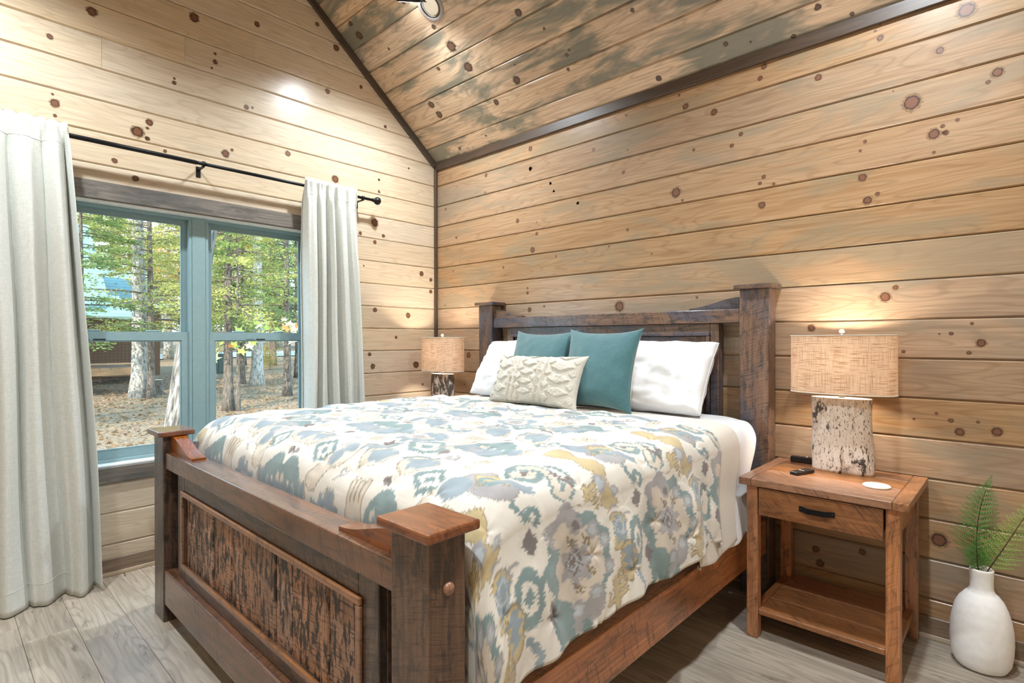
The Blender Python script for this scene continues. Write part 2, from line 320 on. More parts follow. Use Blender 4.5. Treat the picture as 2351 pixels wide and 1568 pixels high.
def plank_mesh(w, xa0, xa1, xb0, xb1, knots=(), thick=0.014, ch=0.0085):
    sec = [(thick, 0.0), (ch, 0.0006), (0.0, ch*.9), (0.0, w-ch*.9), (ch, w-0.0006), (thick, w)]
    v, f, mi = [], [], []
    for e, (x0, x1) in enumerate(((xa0, xa1), (xb0, xb1))):
        for (y, z) in sec: v.append((x0+(x1-x0)*z/w, y, z))
    n = len(sec)
    for i in range(n-1): f.append((i, i+n, i+n+1, i+1))
    f.append(tuple(range(n))); f.append(tuple(range(2*n-1, n-1, -1))); f.append((0, n-1, 2*n-1, n))
    f = [tuple(reversed(q)) for q in f]; mi = [0]*len(f); uvs = [[(0, 0)]*len(q) for q in f]
    for (kx, kz, r) in knots:
        r = r*.85
        az = min(1.9*r, w*.49); kz = min(max(kz, az+.004), w-az-.004); ax = 2.6*r; s = len(v); K = 14
        for k in range(K):
            a = 2*PI*k/K; v.append((kx+math.cos(a)*ax, -0.0005, kz+math.sin(a)*az))
        f.append(tuple(range(s, s+K))); mi.append(1)
        uvs.append([(.5+math.cos(2*PI*k/K)*ax/r/6, .5+math.sin(2*PI*k/K)*az/r/6) for k in range(K)])
    me = mesh('plank', v, f); uv = me.uv_layers.new(name='UVMap')
    me.polygons.foreach_set('material_index', mi)
    flat = [c for q in uvs for p in q for c in p]; uv.data.foreach_set('uv', flat)
    return me

def rand_knots(rng, w, xa, xb, n):
    return [(rng.uniform(xa+.1, xb-.1), rng.uniform(.03, w-.03), rng.choice([.006, .009, .012, .018])) for _ in range(n)]

def slab(name, verts, faces, label):
    o = link(name, mesh(name, verts, faces), M['slab']); return tag(o, label, 'wall', None, 'structure')

def prism(poly, axis, a, b):
    """extrude a polygon given in the two other axes between a and b"""
    v = []
    for t_ in (a, b):
        for (p, q) in poly:
            v.append({'x': (t_, p, q), 'y': (p, t_, q), 'z': (p, q, t_)}[axis])
    n = len(poly); f = [tuple(range(n)), tuple(range(2*n-1, n-1, -1))]
    for i in range(n): f.append((i, i+n, (i+1) % n+n, (i+1) % n))
    return v, f

def prisms(lst):
    V, F = [], []
    for v, f in lst:
        s = len(V); V += v; F += [tuple(i+s for i in q) for q in f]
    return V, F

BT = 0.0145                                # boards stand this far off the sheathing
# back wall (headboard wall)
v, f = prism([(-.15, -.2), (RX+.15, -.2), (RX+.15, WALL_H), (-.15, WALL_H)], 'y', BT, .16)
wall_back = tag(slab('wall_back', v, f, 'knotty pine tongue-and-groove wall behind the headboard'), None, None)
k = 0; z = PZ0
while z < WALL_H-.01:
    w = min(PW, WALL_H+.0-z)
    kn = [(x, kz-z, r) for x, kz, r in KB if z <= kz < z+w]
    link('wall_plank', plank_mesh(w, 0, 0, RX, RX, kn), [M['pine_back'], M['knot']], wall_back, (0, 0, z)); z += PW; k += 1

# window wall (gable)
WY0, WY1, WZ0, WZ1 = -2.63, -1.13, 0.61, 2.11
def gy(z, side):
    if z <= WALL_H: return 0.0 if side > 0 else RY
    d = (z-WALL_H)/SLOPE
    return -d if side > 0 else RY+d
A, B = -.15, -BT
gp = [prism([(RY, -.2), (0, -.2), (0, WZ0), (RY, WZ0)], 'x', A, B),
      prism([(RY, WZ0), (WY0, WZ0), (WY0, WZ1), (RY, WZ1)], 'x', A, B),
      prism([(WY1, WZ0), (0, WZ0), (0, WZ1), (WY1, WZ1)], 'x', A, B),
      prism([(RY, WZ1), (0, WZ1), (0, WALL_H), (RIDGE_Y, RIDGE_Z), (RY, WALL_H)], 'x', A, B)]
v, f = prisms(gp)
wall_left = slab('wall_left', v, f, 'pale pine plank gable wall around the window')
JOINT = {16: -2.377, 17: -1.961, 18: -1.546}
row = 0; z = PZ0
def gable_plank(z0, z1, ya0, ya1, yb0, yb1, mat=M['pine'], parent=None, knots=KW):
    if max(yb0, yb1)-min(ya0, ya1) < .02: return
    o = (0, 0, z0); w = z1-z0
    kn = [(y, kz-z0, r) for y, kz, r in knots if z0 <= kz < z1 and ya0+.05 < y < min(yb0, yb1)-.03]
    link('wall_plank', plank_mesh(w, ya0, ya1, yb0, yb1, kn), [mat, M['knot']], parent or wall_left, o, (0, 0, PI/2))
while z < RIDGE_Z-.02:
    z1 = min(z+PW, RIDGE_Z-.002)
    a0, a1, b0, b1 = gy(z, -1), gy(z1, -1), gy(z, 1), gy(z1, 1)
    if z1 > WZ0 and z < WZ1:
        gable_plank(z, z1, a0, a1, WY0, WY0); gable_plank(z, z1, WY1, WY1, b0, b1)
        if z < WZ0: gable_plank(z, WZ0, WY0, WY0, WY1, WY1)
        if z1 > WZ1: gable_plank(WZ1, z1, WY0, WY0, WY1, WY1)
    elif row in JOINT:
        j = JOINT[row]; gable_plank(z, z1, a0, a1, j-.0006, j-.0006); gable_plank(z, z1, j+.0006, j+.0006, b0, b1)
    else: gable_plank(z, z1, a0, a1, b0, b1)
    row += 1; z += PW

# right gable wall and front wall (behind the camera)
rng = random.Random(5)
v, f = prism([(RY, -.2), (0, -.2), (0, WALL_H), (RIDGE_Y, RIDGE_Z), (RY, WALL_H)], 'x', RX+BT, RX+.15)
wall_right = slab('wall_right', v, f, 'pine plank gable wall opposite the window')
z = PZ0
while z < RIDGE_Z-.02:
    z1 = min(z+PW, RIDGE_Z-.002); w = z1-z
    a0, a1, b0, b1 = gy(z, -1), gy(z1, -1), gy(z, 1), gy(z1, 1)
    link('wall_plank', plank_mesh(w, -b0, -b1, -a0, -a1, rand_knots(rng, w, -b0, -a1, 5) if w > .1 else ()), [M['pine'], M['knot']], wall_right, (RX, 0, z), (0, 0, -PI/2)); z += PW
v, f = prism([(-.15, -.2), (RX+.15, -.2), (RX+.15, WALL_H), (-.15, WALL_H)], 'y', RY-.16, RY-BT)
wall_front = slab('wall_front', v, f, 'pine plank wall facing the foot of the bed')
z = PZ0
while z < WALL_H-.01:
    w = min(PW, WALL_H-z)
    link('wall_plank', plank_mesh(w, 0, 0, RX, RX, rand_knots(rng, w, 0, RX, 5) if w > .1 else ()), [M['pine'], M['knot']], wall_front, (RX, RY, z), (0, 0, PI)); z += PW

# ceiling: two slopes
nrm = Vector((0, math.sin(ALPHA), math.cos(ALPHA)))        # outward
def slope_pts(off):
    return [(.35, WALL_H-SLOPE*.35+off), (RIDGE_Y, RIDGE_Z+off), (RY-.35, WALL_H-SLOPE*.35+off)]
lo_, hi_ = slope_pts(BT/math.cos(ALPHA)), slope_pts(.2)
v, f = prisms([prism([lo_[0], lo_[1], hi_[1], hi_[0]], 'x', -.4, RX+.3), prism([lo_[1], lo_[2], hi_[2], hi_[1]], 'x', -.4, RX+.3)])
ceiling = tag(link('ceiling', mesh('ceiling', v, f), M['slab']), 'steep vaulted ceiling of darker stained pine planks', 'ceiling', None, 'structure')
SW = .1406/math.cos(ALPHA)                                # plank pitch up the slope
slen = -RIDGE_Y/math.cos(ALPHA)
phi = PI/2-ALPHA
s = .114/math.cos(ALPHA)-SW
i = 0
while s < slen-.02:
    s0, s1 = max(s, 0), min(s+SW, slen); w = s1-s0
    kn = []
    for x, y, r in KX:
        t_ = -y/math.cos(ALPHA)
        if s0 <= t_ < s1: kn.append((x, t_-s0, r))
    kn += rand_knots(rng, w, 2.4, RX, 4) if w > .1 else []
    up = Vector((0, -math.cos(ALPHA), math.sin(ALPHA)))
    link('ceiling_plank', plank_mesh(w, 0, 0, RX, RX, kn), [M['pine_ceiling'], M['knot_dark']], ceiling, Vector((0, 0, WALL_H))+up*s0, (phi, 0, 0))
    up2 = Vector((0, math.cos(ALPHA), math.sin(ALPHA)))
    o = link('ceiling_plank', plank_mesh(w, 0, 0, RX, RX, rand_knots(rng, w, 0, RX, 6) if w > .1 else ()), [M['pine_ceiling'], M['knot_dark']], ceiling, Vector((RX, RY, WALL_H))+up2*s0)
    o.rotation_euler = (Matrix.Rotation(PI, 3, 'Z') @ Matrix.Rotation(phi, 3, 'X')).to_euler()
    s += SW; i += 1

# floor
v, f = prism([(-.15, RY-.16), (RX+.15, RY-.16), (RX+.15, .16), (-.15, .16)], 'z', -.12, -.012)
floor = tag(link('floor', mesh('floor', v, f), M['slab']), 'weathered grey-brown wood-look plank floor', 'floor', None, 'structure')
FW, FL = .1858, 1.22
PLK = box_mesh(FL-.0012, FW-.0012, .012, .0012)
PLK.materials.append(M['floor'])
for r_ in range(-9, 13):
    y0 = -2.395 + FW*r_
    if y0 > -.005 or y0+FW < RY: continue
    off = (.92 + .178*r_) % FL
    x = off-FL
    while x < RX:
        xa, xb, ya, yb = max(x, 0), min(x+FL, RX), max(y0, RY), min(y0+FW, 0)
        if xb-xa > .01:
            full = xb-xa > FL-.001 and yb-ya > FW-.001
            me = PLK if full else box_mesh(xb-xa-.0012, yb-ya-.0012, .012, .0012)
            link('floor_plank', me, None if full else M['floor'], floor, ((xa+xb)/2, (ya+yb)/2, -.006))
        x += FL

# trim: corner post, crown boards, gable rake boards, baseboards
def trim(n, o, label, cat='trim'):
    o.name = n; return tag(o, label, cat, None, 'structure')
trim('trim_1', bar('trim_1', (0, -.026, .095), (.026, 0, 2.80), M['trim'], 'z'), 'dark upright corner strip between the window wall and headboard wall')
trim('trim_2', bar('trim_2', (0, -.020, 2.795), (RX, 0, 2.860), M['trim'], 'x'), 'long dark board where the headboard wall meets the sloping ceiling')
def rake(n, side, x0, x1, label):
    up = Vector((0, -math.cos(ALPHA)*side, math.sin(ALPHA))); L = slen
    me = box_mesh(L, x1-x0, .052, .003)
    base = Vector(((x0+x1)/2, 0 if side > 0 else RY, WALL_H)); nr = Vector((0, -math.sin(ALPHA)*side, -math.cos(ALPHA)))
    o = link(n, me, M['trim'], None, base+up*L/2+nr*.026)
    X = up; Y = Vector((1, 0, 0)); Z = X.cross(Y); o.rotation_euler = Matrix((X, Y, Z)).transposed().to_euler()
    return trim(n, o, label)
rake('trim_3', 1, 0, .022, 'dark rake board along the ceiling slope above the window wall')
rake('trim_4', -1, 0, .022, 'dark rake board on the far half of the window gable')
rake('trim_5', 1, RX-.022, RX, 'dark rake board on the gable opposite the window')
rake('trim_6', -1, RX-.022, RX, 'dark rake board on the far half of the opposite gable')
trim('trim_7', bar('trim_7', (0, RY, 2.795), (RX, RY+.02, 2.860), M['trim'], 'x'), 'dark board at the top of the front wall')
def baseboard(n, lo, hi, axis, nx, ny, label):
    o = bar(n, lo, hi, M['base'], axis, .003); tag(o, label, 'baseboard', None, 'structure')
    lo, hi = Vector(lo), Vector(hi)
    d = Vector((nx, ny, 0)); a = lo.copy(); b = hi.copy(); b.z = .022
    if nx > 0: a.x, b.x = hi.x, hi.x+.014
    if nx < 0: a.x, b.x = lo.x-.014, lo.x
    if ny > 0: a.y, b.y = hi.y, hi.y+.014
    if ny < 0: a.y, b.y = lo.y-.014, lo.y
    bar('shoe_moulding', a, b, M['shoe'], axis, .006, o, 2)
baseboard('baseboard_back', (0, -.015, 0), (RX, 0, .095), 'x', 0, -1, 'grey-brown baseboard along the headboard wall')
baseboard('baseboard_left', (0, RY, 0), (.015, -.03, .095), 'y', 1, 0, 'grey-brown baseboard under the window')
baseboard('baseboard_right', (RX-.015, RY, 0), (RX, -.03, .095), 'y', -1, 0, 'baseboard on the wall opposite the window')
baseboard('baseboard_front', (.03, RY, 0), (RX-.03, RY+.015, .095), 'x', 0, 1, 'baseboard along the front wall')
trim('trim_8', bar('trim_8', (0, WY0-.10, WZ1), (.018, WY1+.10, WZ1+.10), M['greytrim'], 'y'), 'grey-stained knotty head board above the window')
trim('trim_9', bar('trim_9', (0, WY0-.10, WZ0-.09), (.018, WY1+.10, WZ0), M['greytrim'], 'y'), 'grey-stained board under the window sill')
trim('trim_10', bar('trim_10', (0, WY0-.10, WZ0), (.018, WY0, WZ1), M['greytrim'], 'z'), 'grey-stained upright board at the left of the window')
trim('trim_11', bar('trim_11', (0, WY1, WZ0), (.018, WY1+.10, WZ1), M['greytrim'], 'z'), 'grey-stained upright board at the right of the window')

# ------------------------------------------------------------------ window
win = empty('window_1', (-.06, -1.88, WZ0), 'twin double-hung window in white vinyl frames', 'window', None, 'structure')
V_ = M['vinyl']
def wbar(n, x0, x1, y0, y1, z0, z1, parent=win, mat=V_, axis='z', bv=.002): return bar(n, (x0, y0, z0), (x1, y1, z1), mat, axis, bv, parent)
wbar('jamb_lining', -.149, .0, WY0, WY1, WZ1-.012, WZ1, mat=M['jamb'], axis='y'); wbar('jamb_lining', -.149, .0, WY0, WY1, WZ0, WZ0+.012, mat=M['jamb'], axis='y')
wbar('jamb_lining', -.149, .0, WY0, WY0+.012, WZ0+.012, WZ1-.012, mat=M['jamb']); wbar('jamb_lining', -.149, .0, WY1-.012, WY1, WZ0+.012, WZ1-.012, mat=M['jamb'])
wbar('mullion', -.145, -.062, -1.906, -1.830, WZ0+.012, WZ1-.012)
for (ya, yb) in ((WY0+.012, -1.906), (-1.830, WY1-.012)):
    t_ = .018
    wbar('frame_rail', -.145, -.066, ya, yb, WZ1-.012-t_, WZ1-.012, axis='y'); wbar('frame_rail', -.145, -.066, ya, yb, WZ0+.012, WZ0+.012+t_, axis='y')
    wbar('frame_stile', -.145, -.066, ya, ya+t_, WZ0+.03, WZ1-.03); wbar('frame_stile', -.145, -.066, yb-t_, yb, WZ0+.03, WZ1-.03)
    a, b = ya+t_, yb-t_
    for (nm, x0, x1, z0, z1, st, bot, top) in (('upper_sash', -.136, -.110, 1.335, WZ1-.03, .026, .03, .026), ('lower_sash', -.106, -.076, WZ0+.03, 1.376, .040, .05, .052)):
        sv, sf = prisms([prism([(a, z0), (b, z0), (b, z0+bot), (a, z0+bot)], 'x', x0, x1), prism([(a, z1-top), (b, z1-top), (b, z1), (a, z1)], 'x', x0, x1),
                         prism([(a, z0+bot), (a+st, z0+bot), (a+st, z1-top), (a, z1-top)], 'x', x0, x1), prism([(b-st, z0+bot), (b, z0+bot), (b, z1-top), (b-st, z1-top)], 'x', x0, x1)])
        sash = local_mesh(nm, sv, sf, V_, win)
        xm = (x0+x1)/2
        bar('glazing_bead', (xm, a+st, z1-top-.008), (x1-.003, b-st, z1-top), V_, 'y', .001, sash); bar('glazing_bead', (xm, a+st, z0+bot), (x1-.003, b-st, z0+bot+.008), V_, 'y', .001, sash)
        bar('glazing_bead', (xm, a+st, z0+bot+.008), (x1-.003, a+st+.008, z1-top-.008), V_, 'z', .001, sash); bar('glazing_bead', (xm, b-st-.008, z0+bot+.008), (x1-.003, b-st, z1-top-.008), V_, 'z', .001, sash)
        bar('pane', (xm-.004, a+st, z0+bot), (xm, b-st, z1-top), M['glass'], 'z', 0, sash)
        if nm == 'lower_sash':
            for yy in (a+.19, b-.19):
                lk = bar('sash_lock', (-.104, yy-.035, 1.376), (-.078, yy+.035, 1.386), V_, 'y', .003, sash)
            tc = bpy.data.curves.new('warning_text', 'FONT'); tc.body = 'WARNING'; tc.size = .011; tc.extrude = .0001
            y_t = -2.475 if ya < -2 else -1.575
            to = bpy.data.objects.new('warning_text', tc); COL.objects.link(to)
            me_t = bpy.data.meshes.new_from_object(to); bpy.data.objects.remove(to)
            link('warning_label', me_t, M['ink'], sash, (x1+.0006, y_t, z1-top+.0015), (PI/2, 0, PI/2))
            bar('warning_label', (x1, y_t+.066, z1-top+.001), (x1+.0008, y_t+.125, z1-top+.010), M['ink'], 'y', 0, sash)

# ------------------------------------------------------------------ bed frame
XL0, XL1, XR0, XR1 = .675, .822, 2.669, 2.816      # post faces
XC = (XL0+XR1)/2
bed = empty('bed', (XC, -1.15, 0), 'rough-sawn dark brown timber bed with square capped posts', 'bed')
FY0, FY1 = -2.295, -2.190                          # foot posts
HY0, HY1 = -.125, -.020                            # head posts
def post(name, x0, x1, y0, y1, h, mat, capmat):
    p = bar(name, (x0, y0, 0), (x1, y1, h-.024), mat, 'z', .005, bed, 2)
    bar('post_cap', (x0-.025, y0-.025, h-.024), (x1+.025, min(y1+.025, -.003), h), capmat, 'x', .006, p, 2)
    return p
post('foot_post', XL0, XL1, FY0, FY1, .897, M['bed'], M['bedtop']); fpr = post('foot_post', XR0, XR1, FY0, FY1, .910, M['bed'], M['bedtop'])
post('head_post', XL0, XL1, HY0, HY1, 1.612, M['bedblue'], M['bedblue']); post('head_post', XR0, XR1, HY0, HY1, 1.612, M['bedblue'], M['bedblue'])
# wooden pegs on the posts' outer faces
def peg(x, y, z, ax, parent):
    me = lathe('peg', [(0.0001, .010), (.010, .009), (.0145, .006), (.0155, 0), (.0155, -.004)], 14); link('peg', me, M['rail'], parent, (x, y, z), (0, PI/2, 0) if ax == 'x' else (PI/2, 0, 0))
peg(XR1, -2.243, .765, 'x', fpr)
def bracket(x_post, dirx, y0, y1, z, L, H, mat):
    n = 10; top = []
    for i in range(n+1):
        u = i/n; top.append((x_post+dirx*L*u, z+.010+(H-.010)*(1-(u*u*(3-2*u)))**1.0))
    poly = [(x_post, z)] + top + [(x_post+dirx*L, z)]
    v, f = prism(poly, 'y', y0, y1)
    bm = bmesh.new(); vs = [bm.verts.new(Vector(q)-bed.location) for q in v]
    for q in f: bm.faces.new([vs[i] for i in q])
    bmesh.ops.recalc_face_normals(bm, faces=bm.faces)
    link('corner_bracket', bm_mesh('corner_bracket', bm), mat, bed, bed.location)
# footboard
RB, RT = .722, .797
bar('foot_rail', (XL1, -2.286, RB), (XR0, -2.192, RT), M['footrail'], 'x', .005, bed, 2)
bracket(XL1, 1, -2.262, -2.205, RT, .30, .075, M['bedtop']); bracket(XR0, -1, -2.262, -2.205, RT, .30, .065, M['bedtop'])
bar('foot_lower_rail', (XL1, -2.291, .085), (XR0, -2.236, .245), M['footrail'], 'x', .006, bed, 2)
PX0, PX1 = .925, 2.566
pan = bar('foot_panel', (PX0, -2.236, .12), (PX1, -2.206, RB), M['bed'], 'x', .002, bed)
yF = -2.262
for (x0, x1, z0, z1, ax) in ((PX0, PX0+.095, .12, RB, 'z'), (PX1-.095, PX1, .12, RB, 'z'), (PX0+.095, PX1-.095, .635, RB, 'x'), (PX0+.095, PX1-.095, .245, .315, 'x')):
    bar('panel_border', (x0, yF, z0), (x1, -2.236, z1), M['bed'], ax, .003, pan)
mx0, mx1, mz0, mz1 = PX0+.095, PX1-.095, .312, .638
for (x0, x1, z0, z1, ax) in ((mx0-.022, mx1+.022, mz1-.012, mz1+.010, 'x'), (mx0-.022, mx1+.022, mz0-.010, mz0+.012, 'x'), (mx0-.022, mx0, mz0+.012, mz1-.012, 'z'), (mx1, mx1+.022, mz0+.012, mz1-.012, 'z')):
    bar('panel_moulding', (x0, yF-.012, z0), (x1, yF, z1), M['rail'], ax, .003, pan)
rb_ = random.Random(3); x = mx0
while x < mx1-.02:
    w = min(rb_.uniform(.095, .135), mx1-x)
    if mx1-x-w < .05: w = mx1-x
    bar('panel_board', (x+.0016, -2.2525+rb_.uniform(-.003, .003), mz0-.01), (x+w-.0016, -2.236, mz1+.01), M['panel'], 'z', .004, pan); x += w
# headboard
bar('head_rail', (XL1, -.110, 1.414), (XR0, -.030, 1.489), M['bedblue'], 'x', .005, bed, 2)
bracket(XL1, 1, -.100, -.050, 1.489, .27, .062, M['bedblue']); bracket(XR0, -1, -.100, -.050, 1.489, .29, .062, M['bedblue'])
hx0, hx1 = XL1+.125, XR0-.125
hp = bar('head_panel', (hx0, -.058, .30), (hx1, -.030, 1.414), M['bedblue'], 'x', .002, bed)
yH = -.092
for (x0, x1, z0, z1, ax) in ((hx0, hx0+.048, .30, 1.414, 'z'), (hx1-.048, hx1, .30, 1.414, 'z'), (hx0+.048, hx1-.048, 1.362, 1.414, 'x')):
    bar('panel_border', (x0, yH, z0), (x1, -.058, z1), M['bedblue'], ax, .003, hp)
i0, i1 = hx0+.048, hx1-.048
for (x0, x1, z0, z1, ax) in ((i0, i1, 1.344, 1.366, 'x'), (i0, i0+.02, .30, 1.344, 'z'), (i1-.02, i1, .30, 1.344, 'z')):
    bar('panel_moulding', (x0, yH-.010, z0), (x1, yH, z1), M['bedblue'], ax, .003, hp)
for (x0, x1, z0, z1, ax) in ((i0+.02, i0+.078, .30, 1.344, 'z'), (i1-.078, i1-.02, .30, 1.344, 'z'), (i0+.078, i1-.078, 1.292, 1.344, 'x')):
    bar('panel_border', (x0, -.082, z0), (x1, -.058, z1), M['bedblue'], ax, .003, hp)
j0, j1 = i0+.078, i1-.078
for (x0, x1, z0, z1, ax) in ((j0, j1, 1.276, 1.296, 'x'), (j0, j0+.018, .30, 1.276, 'z'), (j1-.018, j1, .30, 1.276, 'z')):
    bar('panel_moulding', (x0, -.090, z0), (x1, -.062, z1), M['bedblue'], ax, .003, hp)
x = j0+.018
while x < j1-.02:
    w = min(rb_.uniform(.10, .14), j1-.018-x)
    if w < .01: break
    bar('panel_board', (x+.0014, -.072+rb_.uniform(-.002, .002), .30), (x+w-.0014, -.058, 1.276), M['bedblue'], 'z', .003, hp); x += w
# side rails and slats
bar('side_rail', (2.735, FY1, .235), (2.802, HY0, .405), M['siderail_lit'], 'y', .005, bed, 2); bar('side_rail', (.690, FY1, .235), (.757, HY0, .405), M['siderail_lit'], 'y', .005, bed, 2)
for k in range(9):
    y = -2.08+k*.23; bar('slat', (.757, y, .36), (2.735, y+.09, .385), M['oakleg'], 'x', .003, bed)

# ------------------------------------------------------------------ mattress and box spring
def soft_box(name, lo, hi, r, mat, label, cat, nseg=4):
    bm = bmesh.new(); bmesh.ops.create_cube(bm, size=1); d = Vector(hi)-Vector(lo)
    bmesh.ops.scale(bm, vec=d, verts=bm.verts); bmesh.ops.bevel(bm, geom=list(bm.edges), offset=r, segments=nseg, profile=.5, affect='EDGES')
    bmesh.ops.translate(bm, vec=(0, 0, d.z/2), verts=bm.verts)
    o = link(name, bm_mesh(name, bm, True), mat, None, ((lo[0]+hi[0])/2, (lo[1]+hi[1])/2, lo[2])); return tag(o, label, cat)
soft_box('box_spring', (.775, -2.16, .386), (2.715, -.135, .60), .03, M['mattress'], 'pale box spring hidden inside the bed frame under the mattress', 'box spring')
soft_box('mattress', (.760, -2.125, .601), (2.735, -.135, .900), .07, M['mattress'], 'thick white mattress on the box spring under the bedding', 'mattress')

# ------------------------------------------------------------------ draped bedding
def vnoise(x, y, seed=0):
    """smooth value noise on numpy arrays"""
    xi, yi = np.floor(x).astype(int), np.floor(y).astype(int); fx, fy = x-xi, y-yi
    fx = fx*fx*(3-2*fx); fy = fy*fy*(3-2*fy)
    def h(a, b):
        n = (a*374761393 + b*668265263 + seed*974711) & 0x7fffffff
        n = ((n ^ (n >> 13))*1274126177) & 0x7fffffff
        return ((n ^ (n >> 16)) & 0xffff)/65535.0
    return (h(xi, yi)*(1-fx)+h(xi+1, yi)*fx)*(1-fy)+(h(xi, yi+1)*(1-fx)+h(xi+1, yi+1)*fx)*fy

def smooth(x, a, b):
    t_ = np.clip((x-a)/(b-a), 0, 1); return t_*t_*(3-2*t_)

def drape(name, off, ztop, y0, y1, S, slant, ns, nt, mat, seed, flat=.965, rad=.10, foot=True, wrinkle=.004, tufts=False, colour=None, hem=.016, flare=.05, hang_wave=.010):
    """cloth over the bed: s runs across, t runs from head to foot"""
    sv = np.linspace(-S, S, ns); T = y0-y1
    tv = np.linspace(0, 1, nt)
    s, t = np.meshgrid(sv, tv, indexing='ij'); a = np.abs(s)
    head = y0 - slant*smooth(a, .9, S)*1.0 - .02*vnoise(s*2.3+9, t*0+seed, seed)
    yl = head + (y1-head)*t                              # unrolled length coordinate
    # across
    over = np.clip(a-flat, 0, None); arc = rad*PI/2
    th = np.clip(over/rad, 0, PI/2); hang = np.clip(over-arc, 0, None)
    x = np.where(a <= flat, a, flat+rad*np.sin(th)) + hang*flare/.35
    dz = rad*(1-np.cos(th))+hang*.99
    # along the foot
    fy = -1.985; fr = .17
    o2 = np.clip(fy-yl, 0, None) if foot else yl*0; th2 = np.clip(o2/fr, 0, PI/2); h2 = np.clip(o2-fr*PI/2, 0, None)
    y = np.where(o2 > 0, fy-fr*np.sin(th2), yl); dz2 = fr*(1-np.cos(th2))+h2
    hf = smooth(hang, 0, .2)
    z = ztop - dz - dz2*(1-.15*hf)
    # volume and wrinkles
    topw = (1-smooth(a, flat-.1, flat+.05))
    z = z + topw*.018*np.cos(np.clip(s/1.1, -1.5, 1.5))
    wr = (vnoise(s*7+seed, yl*9, seed)-.5)+.6*(vnoise(s*17, yl*21+seed, seed+1)-.5)
    z = z + wrinkle*wr*(1-hf)*2.2
    x = x + hf*(hang_wave*np.sin(yl*13+seed)+.6*hang_wave*np.sin(yl*29+2*seed+1.0)+.012*(vnoise(yl*6, hang*8, seed)-.4))+off*0
    x = x + hf*smooth(o2, .05, .3)*.035
    z = z + hf*.012*np.sin(yl*11+seed*2)*smooth(hang, .15, .35)
    if tufts:
        gx, gy_ = .21, .20
        row = np.floor(yl/gy_); u = ((s/gx+.5*(row % 2)) % 1-.5)*gx; w_ = (yl/gy_ % 1-.5)*gy_
        d = np.sqrt(u*u+w_*w_); dim = .009*np.exp(-(d/.015)**2)+.010*np.exp(-(d/.07)**2)-.008
        ang = np.arctan2(w_, u); dim = dim+.0030*np.exp(-(d/.06)**2)*np.sin(ang*5+seed)
        z = z - dim*(1-.75*hf)*(1-smooth(a, flat, flat+rad)*.3); x = x - dim*hf*.9
    z = z + off; x = x + off*hf*1.2 + off*smooth(a, flat, flat+rad)*.6
    X = XC + np.sign(s)*x
    # curl the hems under
    P = np.stack([X, y, z], -1)
    def curl(P_, axis):
        n = 4
        rows = []
        for e in (0, -1):
            edge = np.take(P_, 0 if e == 0 else P_.shape[axis]-1, axis); inn = np.take(P_, 2 if e == 0 else P_.shape[axis]-3, axis)
            out = edge-inn; out = out/np.linalg.norm(out, axis=-1, keepdims=True); sgn = np.sign(edge[..., :1]-XC)
            down = np.where(np.abs(out[..., 2:3]) > .6, np.concatenate([-sgn, 0*sgn, 0*sgn], -1), np.array([0, 0, -1.0]))
            rr = []
            for k in range(1, n+1):
                an = PI*k/n; rr.append(edge+out*hem*.5*math.sin(an)+down*hem*.5*(1-math.cos(an)))
            rows.append(rr)
        first = [np.expand_dims(q, axis) for q in reversed(rows[0])]; last = [np.expand_dims(q, axis) for q in rows[1]]
        return np.concatenate(first+[P_]+last, axis)
    P = curl(P, 0); sq = np.concatenate([np.repeat(s[:1], 4, 0), s, np.repeat(s[-1:], 4, 0)], 0); tq = np.concatenate([np.repeat(yl[:1], 4, 0), yl, np.repeat(yl[-1:], 4, 0)], 0)
    P = curl(P, 1); sq = np.concatenate([np.repeat(sq[:, :1], 4, 1), sq, np.repeat(sq[:, -1:], 4, 1)], 1); tq = np.concatenate([np.repeat(tq[:, :1], 4, 1), tq, np.repeat(tq[:, -1:], 4, 1)], 1)
    n0, n1 = P.shape[:2]; base = np.array([XC, -1.2, .60]); V = (P-base).reshape(-1, 3)
    idx = np.arange(n0*n1).reshape(n0, n1)
    F = np.stack([idx[:-1, :-1], idx[1:, :-1], idx[1:, 1:], idx[:-1, 1:]], -1).reshape(-1, 4)
    me = bpy.data.meshes.new(name); me.vertices.add(len(V)); me.vertices.foreach_set('co', V.astype(np.float32).ravel())
    me.loops.add(F.size); me.loops.foreach_set('vertex_index', F.astype(np.int32).ravel())
    me.polygons.add(len(F)); me.polygons.foreach_set('loop_start', np.arange(0, F.size, 4, dtype=np.int32)); me.polygons.foreach_set('loop_total', np.full(len(F), 4, dtype=np.int32))
    me.update(calc_edges=True); me.validate(); me.polygons.foreach_set('use_smooth', [True]*len(me.polygons))
    if colour is not None:
        c = colour(sq.ravel(), tq.ravel()); at = me.color_attributes.new('print', 'FLOAT_COLOR', 'POINT')
        at.data.foreach_set('color', np.concatenate([c, np.ones((len(c), 1))], 1).astype(np.float32).ravel())
    return link(name, me, mat, None, tuple(base))

